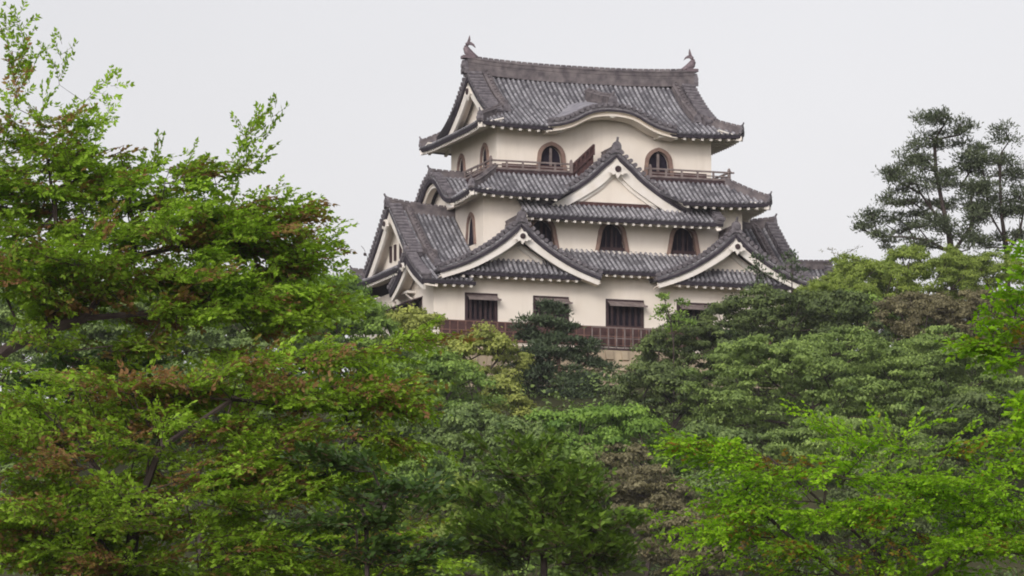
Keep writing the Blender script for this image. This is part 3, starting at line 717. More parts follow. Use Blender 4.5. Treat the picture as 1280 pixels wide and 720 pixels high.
# ================================================================== stone base and neighbours of the keep
M['stone'] = mat('stone', (0.42, 0.34, 0.24), 0.95, 0.1, var=(0.27, 0.215, 0.15), scale=.9, detail=8, bump=.6)
def stone_wall(name, origin, rz, wx, wy, h, batter, label):
    mb = MB(); rng = random.Random(4)
    def face(P, nx, nz, out):
        # rows of irregular dressed stones standing slightly proud of the core
        for r in range(nz):
            xs = sorted([0, 1]+[min(max((i+rng.uniform(-.25, .25))/nx, 0.01), .99) for i in range(1, nx)])
            for a, b in zip(xs[:-1], xs[1:]):
                z0, z1 = r/nz, (r+1)/nz; g = .012/ max(.2, nx/20)
                q = [P(a+g, z0+.008), P(b-g, z0+.008), P(b-g, z1-.012), P(a+g, z1-.012)]
                e = out*rng.uniform(.05, .16); c = sum(q)/4
                f_ = [p+e+(c-p)*.10 for p in q]
                mb.add(q+f_, [(4, 5, 6, 7), (0, 1, 5, 4), (1, 2, 6, 5), (2, 3, 7, 6), (3, 0, 4, 7)])
    A = lambda a, t: np.array((-batter*(1-t)+a*(wx+2*batter*(1-t)), -batter*(1-t), -h*(1-t)))
    B = lambda a, t: np.array((-batter*(1-t), wy+batter*(1-t)-a*(wy+2*batter*(1-t)), -h*(1-t)))
    face(A, int(wx/.95), int(h/.62), np.array((0, -1., .2))); face(B, int(wy/.95), int(h/.62), np.array((-1., 0, .2)))
    b = batter
    mb.add([(-b, -b, -h), (wx+b, -b, -h), (wx+b, wy+b, -h), (-b, wy+b, -h), (0, 0, -.02), (wx, 0, -.02), (wx, wy, -.02), (0, wy, -.02)],
           [(4, 5, 6, 7), (0, 1, 5, 4), (1, 2, 6, 5), (2, 3, 7, 6), (3, 0, 4, 7)])
    o = mb.build(name, M['stone']); o.location = origin; o.rotation_euler = (0, 0, rz)
    return tag(o, label, 'stone wall')
Rz = np.array([[math.cos(YAW), -math.sin(YAW), 0], [math.sin(YAW), math.cos(YAW), 0], [0, 0, 1]])
loc = lambda x, y, z: ORG+Rz@np.array((x, y, z))
stone_wall('stone_base', loc(-.5, -.7, -1.50), YAW, W1+1.0, D1+1.2, 5.2, 1.5, 'tan stone base under the white castle keep')

def turret(name, origin, rz, lx, ly, h, rise, label, gable_x=True, axis='y'):
    """small tiled turret: plaster walls, gabled roof with its ridge along local y"""
    t = empty(name, origin, rz); tag(t, label, 'turret')
    mb = MB(); mb.box((0, 0, -8), (lx, ly, h)); mb.prism([(0, h), (lx, h), (lx/2, h+rise*.9)], lambda a, b, d: (a, d, b), .05, ly-.05); mb.build('wall', M['plaster'], t)
    pr = [(-.8, h-.35), (lx*.22, h+rise*.36), (lx/2, h+rise)]
    L_ = Slope(pr, lambda s, d, z: (d, s, z)); R_ = Slope(pr, lambda s, d, z: (lx-d, s, z))
    r = L_.build('roof', -.6, ly+.6, t, nseg=5); R_.build('right_slope', -.6, ly+.6, r, nseg=5)
    L_.eave(r, -.5, ly+.5, 0, rafter=.5); R_.eave(r, -.5, ly+.5, 0, rafter=.5)
    for yy, o in ((-.65, -1), (ly+.65, 1)):
        pt = [(d, yy, z) for d, z in dens(pr, 8)]; pt += [(lx-p[0], yy, p[2]) for p in pt[:-1][::-1]]
        verge(r, pt, (0, o, 0), board_h=.26, tile_l=.45, back=.4)
    ridge(r, [(lx/2, -.65, h+rise+.1), (lx/2, ly/2, h+rise), (lx/2, ly+.65, h+rise+.1)], .36, .4)
    for yy, o in ((-.7, -1), (ly+.7, 1)): ornament(r, (lx/2, yy, h+rise+.1), (0, o, 0), .6)
    return t
def turret_by_ridge(end, rz, lx, ly, h, rise, label):
    """place a turret so that the far end of its ridge comes to the given point"""
    c, s_ = math.cos(rz), math.sin(rz); q = np.array((lx/2, ly+.65, h+rise+.4)); q = np.array((c*q[0]-s_*q[1], s_*q[0]+c*q[1], q[2]))
    return turret('corner_turret', np.array(end)-q, rz, lx, ly, h, rise, label)
turret_by_ridge(at(441, 338, 316), YAW+rad(90), 5.0, 6.0, 1.4, 1.9, 'low white turret with grey tiled roof half hidden behind the left gable of the keep')
turret_by_ridge(at(1037, 328, 324), YAW-rad(90), 4.4, 4.0, 1.4, 1.7, 'small turret roof peeping over the trees right of the keep')

HAZE = 0.00010
# ================================================================== terrain
def smooth(a, b, x):
    t = np.clip((x-a)/(b-a), 0, 1); return t*t*(3-2*t)
def hgt(x, y):
    x = np.asarray(x, float); y = np.asarray(y, float)
    ramp = np.clip((y-188)/(287-188), 0, 1); ramp = ramp*.75+.25*ramp*ramp*(3-2*ramp)
    h = 35.2*ramp*(1-smooth(345, 430, y))*np.exp(-(np.abs(x)/150)**4)
    return h + 7.5*np.exp(-((x-30)/15)**2-((y-322)/18)**2) + .5*np.sin(x*.11+y*.07)*ramp
def grid_mesh(name, xs, ys, m, kind, label=None):
    X, Y = np.meshgrid(xs, ys); V = np.stack([X, Y, hgt(X, Y)], -1).reshape(-1, 3); nx = len(xs)
    F = [(j*nx+i, j*nx+i+1, (j+1)*nx+i+1, (j+1)*nx+i) for j in range(len(ys)-1) for i in range(nx-1)]
    me = bpy.data.meshes.new(name); me.from_pydata(V.tolist(), [], F); me.materials.append(m)
    me.polygons.foreach_set('use_smooth', [True]*len(F)); o = bpy.data.objects.new(name, me); COL.objects.link(o)
    return tag(o, label, None, None, kind)
M['soil'] = mat('forest_floor', (.075, .072, .035), .95, .05, var=(.035, .04, .018), scale=.25, detail=8, bump=.3)
grid_mesh('ground', np.concatenate([[-3000, -1200, -500], np.arange(-240, 241, 6), [500, 1200, 3000]]), np.concatenate([[-400, 0, 90], np.arange(150, 460, 5), [800, 1600, 4500]]), M['soil'], 'structure', 'wooded hill rising to the castle')

# ================================================================== vegetation
def leaf_mat(name, cols, transl=.3, rough=.55, tscale=1.3):
    m = bpy.data.materials.new(name); m.use_nodes = True; n = m.node_tree; L = n.links; b = n.nodes['Principled BSDF']; out = n.nodes['Material Output']
    b.inputs['Roughness'].default_value = rough; b.inputs['Specular IOR Level'].default_value = .25
    at_ = n.nodes.new('ShaderNodeAttribute'); at_.attribute_name = 'tone'
    r = n.nodes.new('ShaderNodeValToRGB'); e = r.color_ramp.elements
    while len(e) < len(cols): e.new(.5)
    for i, (p, c) in enumerate(cols): e[i].position = p; e[i].color = (*c, 1)
    L.new(at_.outputs['Fac'], r.inputs[0]); L.new(r.outputs[0], b.inputs['Base Color'])
    tb = n.nodes.new('ShaderNodeBsdfTranslucent'); mu = n.nodes.new('ShaderNodeMixRGB'); mu.blend_type = 'MULTIPLY'; mu.inputs[0].default_value = 1
    mu.inputs[2].default_value = (tscale, tscale*1.08, tscale*.55, 1); L.new(r.outputs[0], mu.inputs[1]); L.new(mu.outputs[0], tb.inputs[0])
    ms = n.nodes.new('ShaderNodeMixShader'); ms.inputs[0].default_value = transl
    L.new(b.outputs[0], ms.inputs[1]); L.new(tb.outputs[0], ms.inputs[2]); L.new(ms.outputs[0], out.inputs['Surface'])
    return m
def unit(a): return a/(np.linalg.norm(a, axis=-1, keepdims=True)+1e-9)
def quads(name, V, mats, parent, tone=None):
    """V: (n, 4, 3) quads -> one mesh object; tone: a value per quad"""
    n = len(V); me = bpy.data.meshes.new(name)
    me.vertices.add(n*4); me.loops.add(n*4); me.polygons.add(n)
    me.vertices.foreach_set('co', V.astype(np.float32).ravel()); me.loops.foreach_set('vertex_index', np.arange(n*4, dtype=np.int32))
    me.polygons.foreach_set('loop_start', np.arange(0, n*4, 4, dtype=np.int32))
    try: me.polygons.foreach_set('loop_total', np.full(n, 4, dtype=np.int32))
    except Exception: pass
    if tone is not None:
        a = me.attributes.new('tone', 'FLOAT', 'POINT'); a.data.foreach_set('value', np.repeat(tone, 4).astype(np.float32))
    me.materials.append(mats); me.update(calc_edges=True); me.validate()
    o = bpy.data.objects.new(name, me); COL.objects.link(o)
    if parent: o.parent = parent
    return o
def leaves(pos, t, nrm, ln, wd):
    t = unit(t); b = unit(np.cross(nrm, t)); n2 = np.cross(t, b); ln = ln[:, None]; wd = wd[:, None]
    return np.stack([pos, pos+t*ln*.45+b*wd*.5+n2*ln*.05, pos+t*ln-n2*ln*.08, pos+t*ln*.45-b*wd*.5+n2*ln*.05], 1)
def clump_leaves(rng, C, R, n, ln, wd, up=.5, spiky=0.0, shell=.45):
    """n leaves round every clump centre C (k,3) with radii R (k,3)"""
    k = len(C); d = unit(rng.normal(size=(k, n, 3))); d[..., 2] = np.where(d[..., 2] < -.25, -d[..., 2]*.6, d[..., 2])
    r = rng.random((k, n, 1))**shell * (1+.12*rng.normal(size=(k, n, 1)))
    p = (C[:, None]+d*r*R[:, None]).reshape(-1, 3); d = d.reshape(-1, 3)
    nr = unit(d*1.0+np.array([0, 0, up])+rng.normal(size=d.shape)*.34)
    t = rng.normal(size=d.shape)+d*spiky+np.array([0, 0, spiky*.4])
    t = t - nr*(t*nr).sum(-1, keepdims=True)*(1 if spiky < .5 else .0)
    s = rng.uniform(.7, 1.3, len(p))
    tone = np.clip(np.repeat(rng.normal(.5, .15, k), n)+rng.normal(0, .11, len(p)), 0, 1)
    return leaves(p, t, nr, ln*s, wd*s), tone
def skeleton(init, initpar, targets, bend=.12, seed=0, pathw=.25, step=1.0):
    rng = np.random.default_rng(seed)
    P = [np.array(p, float) for p in init]; par = list(initpar); plen = [0.0]
    for i in range(1, len(P)): plen.append(plen[par[i]]+np.linalg.norm(P[i]-P[par[i]]))
    T = np.array(targets); root = P[0]
    order = np.argsort(np.min(np.linalg.norm(T[:, None]-np.array(P)[None], axis=-1), axis=1))
    ends = []
    A = np.array(P)
    for j in order:
        q = T[j]; dist = np.linalg.norm(A-q, axis=1); cost = dist+pathw*np.array(plen)+np.where(A[:, 2] > q[2]+.3*dist, dist*.5, 0)
        i = int(np.argmin(cost)); p = A[i]; L = dist[i]; k = max(1, int(L/step)); prev = i
        off = rng.normal(size=3)*L*bend; off[2] -= abs(L*bend*.6)
        new = []
        for a in range(1, k+1):
            u = a/k; x = p+(q-p)*u+off*math.sin(math.pi*u) if a < k else q
            P.append(x); par.append(prev); plen.append(plen[prev]+L/k); prev = len(P)-1; new.append(x)
        A = np.vstack([A]+[np.array(new)]); ends.append(prev)
    return A, par
def tubes(name, A, par, r0, m, parent, power=.5, rmax=1e9, sides=5, taper_end=.6):
    n = len(A); cnt = np.zeros(n); has = np.zeros(n, bool)
    for i in range(n-1, 0, -1):
        if not has[i]: cnt[i] = 1
        cnt[par[i]] += cnt[i]; has[par[i]] = True
    r = np.minimum(r0*np.maximum(cnt, 1)**power, rmax); i1 = np.arange(1, n); i0 = np.array(par[1:])
    p0, p1 = A[i0], A[i1]; t = unit(p1-p0); ref = np.where(np.abs(t[:, 2:3]) > .9, np.array([[1., 0, 0]]), np.array([[0, 0, 1.]]))
    a = unit(np.cross(t, ref)); b = np.cross(t, a)
    ra = np.minimum(r[i0], r[i1]*1.5)[:, None]; rb = r[i1][:, None]; ends = ~has[i1]; rb = np.where(ends[:, None], rb*taper_end, rb)
    p1 = p1+t*rb*.3; Q = []
    for k in range(sides):
        c0, s0 = math.cos(2*math.pi*k/sides), math.sin(2*math.pi*k/sides); c1, s1 = math.cos(2*math.pi*(k+1)/sides), math.sin(2*math.pi*(k+1)/sides)
        Q.append(np.stack([p0+(a*c0+b*s0)*ra, p0+(a*c1+b*s1)*ra, p1+(a*c1+b*s1)*rb, p1+(a*c0+b*s0)*rb], 1))
    return quads(name, np.concatenate(Q), m, parent)
M['bark'] = mat('bark', (.085, .065, .055), .95, .1, var=(.045, .034, .032), scale=6, bump=.4)
M['pinebark'] = mat('pine_bark', (.24, .15, .11), .95, .1, var=(.12, .075, .06), scale=5, bump=.4)
M['twig'] = mat('reddish_twig', (.13, .075, .05), .9, .1, var=(.07, .04, .03), scale=6)
def G(lo, hi, extra=None):
    c = [(0.08, lo), (.55, tuple((a+b)/2 for a, b in zip(lo, hi))), (.95, hi)]
    return c + (extra or [])
LM = {
 'olive': leaf_mat('olive_leaf', G((0.165, 0.194, 0.042), (0.456, 0.49, 0.114)), 0.22),
 'green': leaf_mat('green_leaf', G((0.103, 0.177, 0.034), (0.331, 0.479, 0.091)), 0.22),
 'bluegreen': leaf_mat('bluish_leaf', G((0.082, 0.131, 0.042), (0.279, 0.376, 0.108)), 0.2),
 'dark': leaf_mat('dark_leaf', G((0.041, 0.064, 0.023), (0.182, 0.239, 0.068)), 0.14),
 'layer': leaf_mat('broad_leaf', G((0.085, 0.135, 0.032), (0.314, 0.427, 0.103)), 0.18),
 'bright': leaf_mat('bright_leaf', G((0.095, 0.185, 0.03), (0.28, 0.43, 0.07)), 0.25),
 'brown': leaf_mat('brownish_leaf', G((0.097, 0.085, 0.043), (0.285, 0.257, 0.131)), 0.18),
 'pine': leaf_mat('pine_needle', G((0.03, 0.05, 0.026), (0.11, 0.15, 0.07)), 0.12),
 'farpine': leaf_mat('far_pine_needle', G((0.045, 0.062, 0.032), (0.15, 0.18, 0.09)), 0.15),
 'lime': leaf_mat('fresh_leaf', G((0.15, 0.21, 0.035), (0.35, 0.43, 0.085)), 0.35),
 'cherry': leaf_mat('cherry_leaf', [(0.0, (.28, .15, .065)), (.14, (.29, .21, .055)), (.25, (.165, .25, .022)), (.6, (.26, .41, .03)), (.95, (.40, .60, .06))], .42, tscale=1.35),
 'shade': leaf_mat('dark_glossy_leaf', G((.022, .05, .012), (.09, .16, .03)), .25, rough=.4),
 'maple': leaf_mat('fresh_maple_leaf', [(0.0, (.32, .18, .03)), (.08, (.26, .24, .025)), (.16, (.14, .28, .010)), (.55, (.25, .46, .012)), (.95, (.38, .62, .028))], .42, tscale=1.3),
 'glossy': leaf_mat('glossy_leaf', G((.055, .105, .015), (.19, .30, .035)), .3, rough=.45),
}

# ---- trees on the hill: one dome of leafy clumps each, on a trunk with limbs
def hill_tree(name, px, py, rx, rz, d, sp, label, cat='tree', n=None, leaf=.17, flat=.72, seed=0, group=None, csize=.52, per=180, depth=1.0, bark='bark', scale_px=True):
    rng = np.random.default_rng(seed if seed is not None else int(px*7+py*13))
    c = at(px, py, d); m = d/FPX; RX, RZ = rx*m, rz*m; g = float(hgt(c[0], c[1]))
    e = empty(name, (c[0], c[1], g)); tag(e, label, cat, group)
    zc = c[2]-g; RY = max(RX*depth, RZ*.8); cr = csize
    k = n or int(2.9*rx*rz*m*m/(cr*cr*max(flat, .4)))
    u = unit(rng.normal(size=(k, 3))); u[:, 2] = np.where(u[:, 2] < -.55, -u[:, 2], u[:, 2])
    rr = np.where(rng.random((k, 1)) < .78, rng.uniform(.86, 1.02, (k, 1)), rng.uniform(.4, .86, (k, 1)))
    wob = 1+.14*np.sin(u[:, :1]*5+seed)*np.cos(u[:, 1:2]*4.3+seed*2)+.10*np.sin(u[:, 2:3]*7+seed+u[:, :1]*6)
    C = u*rr*wob*np.array([RX, RY, RZ])*.94
    R = cr*rng.uniform(.55, 1.35, (k, 1))*np.array([1.2, 1.2, flat])
    C[:, 2] += zc
    V, tone = clump_leaves(rng, C, R, per, leaf, leaf*.66, up=.22)
    quads('crown', V, LM[sp], e, tone)
    base = [(0, 0, -.3), (rng.normal()*.2, rng.normal()*.2, max(.6, (zc-RZ*.6)*.5)), (rng.normal()*.3, rng.normal()*.3, max(1.0, zc-RZ*.55))]
    A, par = skeleton(base, [-1, 0, 1], C[rng.permutation(k)[:min(k, 60)]], seed=k, step=1.2)
    tubes('trunk', A, par, .022, M[bark], e, .5, rmax=.32)
    return e
def blob_tree(name, d, blobs, trunk, sp, label, cat='tree', style='pad', per_area=9, leaf=.2, wd=.07, seed=1, bark='pinebark', r0=.03, group=None, padk=1.0, padr=(1.7, 1.6, .62), jit=0, rmax=.3, limbs=()):
    """a tree given by its foliage pads (pixel centre and half sizes in the photograph, with a depth offset) and its trunk line"""
    rng = np.random.default_rng(seed); m = d/FPX; g0 = at(*trunk[0], d); g = float(hgt(g0[0], d))
    org = np.array([g0[0], d, g]); e = empty(name, org); tag(e, label, cat, group)
    Cs = []; Rs = []
    for b in blobs:
        px, py, rx, rz = b[:4]; dy = b[4] if len(b) > 4 else rng.normal()*rx*m*.5
        px += rng.normal()*jit*.5; py += rng.normal()*jit; rz = rz*(1+.07*jit); c = at(px, py, d+dy)-org; a = rx*rz; k = max(3, int(a/42))
        u = unit(rng.normal(size=(k, 3)))*rng.random((k, 1))**.4
        Cs.append(c+u*np.array([rx*m, max(rx*m*.8, .5), rz*m])); s = rng.uniform(.55, 1.1, (k, 1))*min(rz*padk, 18)*m
        Rs.append(s*np.array(padr))
    C = np.concatenate(Cs); R = np.concatenate(Rs)
    V, tone = clump_leaves(rng, C, R, per_area*6, leaf, wd, up=.5, spiky=1.2, shell=.5)
    quads('crown', V, LM[sp], e, tone)
    tp = [at(*p, d)-org for p in trunk]; tp[0] = np.array([0, 0, -.4]); par = [-1]+list(range(len(tp)-1))
    for lb in limbs:
        q = [at(*p, d)-org for p in lb]; i = int(np.argmin([np.linalg.norm(np.array(x)-q[0]) for x in tp]))
        for p in q: tp.append(p); par.append(i); i = len(tp)-1
    A, par = skeleton(tp, par, C[::2], seed=seed, step=.9, pathw=.15)
    tubes('trunk', A, par, r0, M[bark], e, .5, rmax=rmax)
    return e

# px, py, rx, rz, distance, species, label
H = [
 ('round_tree', 517, 425, 44, 36, 281, 'olive', 'pale olive round tree in front of the left corner of the castle wall'),
 ('round_tree', 600, 458, 54, 38, 279, 'olive', 'yellowish green round tree below the red brown skirting of the keep'),
 ('broadleaf_tree', 545, 500, 75, 48, 264, 'green', 'mid green broad tree on the slope under the left end of the keep'),
 ('broadleaf_tree', 628, 512, 32, 30, 268, 'olive', 'small olive tree just left of the dark pine'),
 ('broadleaf_tree', 480, 480, 60, 45, 268, 'bluegreen', 'greyish green tree on the slope beside the cherry branches'),
 ('broadleaf_tree', 575, 565, 75, 50, 252, 'bluegreen', 'dull bluish green tree low on the slope under the olive trees'),
 ('broadleaf_tree', 650, 572, 60, 42, 248, 'bluegreen', 'dark bluish tree at the foot of the dark pine'),
 ('round_tree', 560, 650, 58, 50, 225, 'lime', 'pale yellow green young tree between the cherry and the dark bush'),
 ('round_tree', 530, 610, 45, 35, 232, 'green', 'green tree just above the pale young tree'),
 ('round_tree', 757, 562, 92, 48, 241, 'bright', 'bright green round tree in the middle of the slope'),
 ('broadleaf_tree', 868, 455, 76, 50, 276, 'dark', 'dark green tree right of the balcony ledge of the keep'),
 ('broadleaf_tree', 985, 414, 112, 48, 279, 'dark', 'wide dark green tree covering the right foot of the keep'),
 ('broadleaf_tree', 820, 500, 60, 40, 268, 'dark', 'dark green tree over the bright green round tree'),
 ('layered_tree', 1010, 500, 150, 72, 266, 'layer', 'largest spreading tree on the right slope with layered green foliage'),
 ('layered_tree', 1165, 490, 105, 62, 270, 'layer', 'layered green tree on the slope under the tall pines'),
 ('layered_tree', 1230, 560, 90, 62, 256, 'dark', 'dark green tree behind the fresh maple at the right edge'),
 ('layered_tree', 1060, 580, 120, 50, 250, 'layer', 'green layered tree right behind the fresh maple'),
 ('broadleaf_tree', 885, 585, 62, 48, 244, 'bluegreen', 'bluish green tree left of the fresh maple'),
 ('brown_tree', 800, 650, 68, 62, 228, 'brown', 'brownish tree with young leaves right of the dark bush'),
 ('brown_tree', 765, 600, 55, 40, 238, 'brown', 'brownish shrubby tree right under the bright green round tree'),
 ('brown_tree', 870, 690, 60, 50, 220, 'brown', 'brown grey tree low on the slope left of the fresh maple'),
 ('brown_tree', 1150, 412, 66, 42, 288, 'brown', 'olive brown bushy tree under the tall pines'),
 ('brown_tree', 1225, 410, 62, 42, 290, 'brown', 'brown bushy tree near the right edge under the pines'),
 ('thicket_tree', 1085, 372, 66, 46, 300, 'lime', 'pale green feathery tree beside the far turret roof'),
 ('thicket_tree', 1155, 362, 76, 50, 303, 'lime', 'pale green feathery tree at the foot of the tall pines'),
 ('thicket_tree', 1238, 368, 66, 48, 305, 'lime', 'pale green feathery tree at the right edge'),
 ('thicket_tree', 1045, 392, 56, 40, 294, 'lime', 'fresh yellow green bush between the keep and the pines'),
 ('broadleaf_tree', 425, 428, 66, 58, 266, 'green', 'light green tree behind the tip of the cherry branches'),
 ('broadleaf_tree', 410, 396, 58, 50, 285, 'bright', 'green tree under the low turret left of the keep'),
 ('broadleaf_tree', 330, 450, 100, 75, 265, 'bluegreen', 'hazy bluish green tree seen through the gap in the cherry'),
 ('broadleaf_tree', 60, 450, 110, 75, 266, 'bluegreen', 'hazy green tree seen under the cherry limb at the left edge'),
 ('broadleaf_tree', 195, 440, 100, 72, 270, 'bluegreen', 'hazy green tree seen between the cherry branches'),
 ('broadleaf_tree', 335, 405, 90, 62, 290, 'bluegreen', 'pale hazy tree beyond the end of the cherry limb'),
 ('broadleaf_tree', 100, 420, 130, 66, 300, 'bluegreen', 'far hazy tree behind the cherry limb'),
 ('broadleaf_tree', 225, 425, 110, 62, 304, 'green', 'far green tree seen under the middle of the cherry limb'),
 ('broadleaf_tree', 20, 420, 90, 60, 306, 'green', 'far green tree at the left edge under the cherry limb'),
 ('broadleaf_tree', 1110, 440, 120, 62, 294, 'green', 'green tree standing behind the spreading trees on the right slope'),
 ('broadleaf_tree', 985, 440, 90, 50, 288, 'dark', 'dark tree filling in behind the wide tree at the right foot of the keep'),
 ('broadleaf_tree', 250, 520, 110, 60, 250, 'bluegreen', 'hazy tree low behind the rust coloured tree'),
 ('broadleaf_tree', 700, 615, 70, 50, 236, 'green', 'green tree behind the dark bush'),
 ('broadleaf_tree', 920, 650, 80, 60, 230, 'bluegreen', 'dull green tree behind the left tips of the fresh maple'),
 ('broadleaf_tree', 1120, 660, 110, 60, 232, 'dark', 'dark tree hidden behind the fresh maple'),
 ('broadleaf_tree', 470, 570, 70, 55, 246, 'bluegreen', 'shaded tree behind the right side of the cherry'),
 ('broadleaf_tree', 640, 700, 90, 50, 214, 'green', 'green tree low behind the dark bush'),
]
for i, (nm, px, py, rx, rz, d, sp, lab) in enumerate(H):
    kw = {}
    if sp == 'dark': kw = dict(flat=.6, csize=.46, leaf=.155, per=150)
    if sp == 'layer': kw = dict(flat=.46, csize=.54, leaf=.155, per=160)
    if sp == 'lime': kw = dict(csize=.42, leaf=.13, flat=.8)
    if sp == 'brown': kw = dict(csize=.42, leaf=.13)
    hill_tree(nm, px, py, rx*1.08, rz*1.12, d, sp, lab, seed=100+i, group='trees on the castle hill', **kw)

# the dark pine in front of the keep
blob_tree('pine_tree', 284, [(690, 388, 12, 9), (682, 402, 26, 9), (706, 410, 20, 8), (668, 418, 24, 9), (700, 426, 32, 9), (732, 432, 26, 8), (672, 440, 34, 10), (715, 448, 34, 9), (745, 456, 22, 8),
  (660, 462, 26, 10), (690, 470, 40, 11), (728, 478, 34, 10), (665, 490, 34, 12), (705, 500, 40, 12), (742, 505, 26, 10), (690, 522, 44, 12), (655, 515, 24, 10), (735, 528, 30, 10)],
  [(697, 560), (697, 500), (699, 460), (694, 420), (690, 390)], 'pine', 'dark layered pine standing before the middle window of the keep', leaf=.26, wd=.075, per_area=34, padk=1.35, seed=5)
# two tall pines against the sky
blob_tree('pine_tree', 318, [(1172, 160, 34, 9), (1200, 168, 18, 8), (1148, 180, 22, 9), (1185, 184, 34, 10), (1128, 204, 26, 9), (1165, 208, 30, 9), (1205, 205, 26, 10), (1108, 222, 20, 8), (1145, 232, 32, 10), (1188, 232, 32, 10),
  (1218, 240, 18, 9), (1120, 250, 26, 8), (1160, 258, 34, 10), (1200, 262, 28, 10), (1092, 276, 24, 8), (1130, 282, 36, 10), (1175, 286, 34, 10), (1082, 292, 16, 6), (1110, 300, 30, 7), (1212, 290, 22, 9), (1160, 304, 26, 8), (1222, 198, 20, 10), (1228, 228, 22, 10), (1230, 264, 22, 10), (1222, 302, 22, 8)],
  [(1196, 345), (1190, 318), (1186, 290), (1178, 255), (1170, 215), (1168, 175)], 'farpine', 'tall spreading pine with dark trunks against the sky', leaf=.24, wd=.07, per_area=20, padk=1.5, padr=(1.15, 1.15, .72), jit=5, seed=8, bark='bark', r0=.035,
  limbs=[[(1188, 315), (1160, 300), (1130, 296), (1100, 296)], [(1186, 290), (1165, 262), (1158, 235)], [(1190, 318), (1216, 280), (1214, 245)]])
blob_tree('pine_tree', 322, [(1252, 180, 22, 9), (1232, 196, 20, 9), (1268, 196, 20, 10), (1240, 218, 24, 10), (1272, 224, 20, 10), (1230, 244, 20, 9), (1260, 250, 26, 11), (1282, 258, 16, 12), (1240, 272, 24, 10), (1268, 284, 24, 10), (1285, 300, 16, 12), (1245, 304, 24, 9)],
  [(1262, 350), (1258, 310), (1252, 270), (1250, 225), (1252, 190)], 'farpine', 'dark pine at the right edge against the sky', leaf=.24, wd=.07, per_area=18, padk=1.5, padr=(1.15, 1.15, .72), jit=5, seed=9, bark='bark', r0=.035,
  limbs=[[(1258, 320), (1275, 290), (1282, 250)], [(1256, 300), (1236, 265), (1232, 230)]])
# slender sprigs standing before the right part of the keep, a bare tree beside the far turret
blob_tree('sapling', 272, [(828, 372, 5, 5), (834, 384, 8, 7), (845, 395, 8, 8), (824, 396, 5, 7), (852, 380, 5, 6), (838, 408, 10, 8), (860, 404, 8, 9)], [(842, 470), (842, 430), (838, 400), (830, 372)], 'green', 'thin young tree with sparse leaves before the white wall', leaf=.18, wd=.1, per_area=5, seed=12, bark='bark', r0=.014)
blob_tree('sapling', 280, [(946, 322, 7, 8), (940, 338, 10, 8), (955, 348, 12, 8), (944, 360, 14, 9)], [(948, 400), (947, 360), (946, 325)], 'pine', 'dark sprig reaching up before the right front gable', leaf=.18, wd=.09, per_area=5, seed=13, bark='bark', r0=.014)
blob_tree('sapling', 279, [(990, 322, 7, 7), (984, 334, 11, 7), (996, 342, 12, 8), (985, 352, 14, 9)], [(990, 400), (990, 355), (990, 325)], 'pine', 'dark sprig reaching up before the right wing roof', leaf=.18, wd=.09, per_area=5, seed=14, bark='bark', r0=.014)
blob_tree('bare_tree', 300, [(1035, 312, 10, 3), (1050, 318, 10, 4), (1065, 312, 8, 5), (1045, 330, 12, 5)], [(1062, 380), (1058, 350), (1050, 330), (1040, 314)], 'brown', 'thin tree with nearly bare twigs beside the far turret roof', leaf=.1, wd=.05, per_area=2, seed=15, bark='bark', r0=.012)

# undergrowth over the whole slope, as one mass
rng = np.random.default_rng(77); k = 2600
ux = rng.uniform(-42, 46, k); uy = rng.uniform(196, 292, k); us = rng.uniform(.5, 1.3, (k, 1))
C = np.stack([ux, uy, hgt(ux, uy)+.4], 1)
V, tone = clump_leaves(rng, C, us*np.array([1.3, 1.3, .8]), 40, .24, .15)
tag(quads('undergrowth', V, LM['bluegreen'], None, tone), 'bushy undergrowth covering the slope between the trees', 'undergrowth', None, 'stuff')

# ---- near trees: leafy sprays on a branch skeleton
def make_spray(rng, L=.60, side=6, leaf=.1, gap=.045, fan=.85, droop=.2):
    P = []; T = []; N = []; S = []; seg = []
    def twig(p, d, ln, rad_):
        k = max(2, int(ln/gap)); q = p.copy(); dd = d.copy()
        for i in range(k):
            dd = unit(dd+rng.normal(size=3)*np.array([.10, .10, .07])-np.array([0, 0, droop*gap/.3])); q2 = q+dd*ln/k
            seg.append((q, q2, rad_*(1-.6*i/k)))
            sd_ = np.cross([0, 0, 1.], dd)
            for sg in (1, -1):
                if rng.random() < .12: continue
                P.append(q2); T.append(unit(dd*.75+sg*sd_*rng.uniform(.6, 1.1)+rng.normal(size=3)*.22)); N.append(unit(np.array([0, 0, 1.])+rng.normal(size=3)*.75)); S.append(rng.uniform(.65, 1.25))
            q = q2
        P.append(q); T.append(dd); N.append(unit(np.array([0, 0, 1.])+rng.normal(size=3)*.4)); S.append(1.0)
        return q
    d0 = np.array([1., 0, 0]); twig(np.zeros(3), d0, L, .006)
    for i in range(side):
        u = (i+.6+rng.uniform(-.3, .3))/(side+.5); p = np.array([L*u, 0, -droop*L*u*u*.4]); sg = 1 if i % 2 else -1
        a = rng.uniform(.5, .95)*fan; twig(p, unit(np.array([math.cos(a), sg*math.sin(a), rng.normal()*.15])), L*(.55-.3*abs(u-.45))*rng.uniform(.7, 1.15), .004)
    return (np.array(P), np.array(T), np.array(N), np.array(S)*leaf, seg)
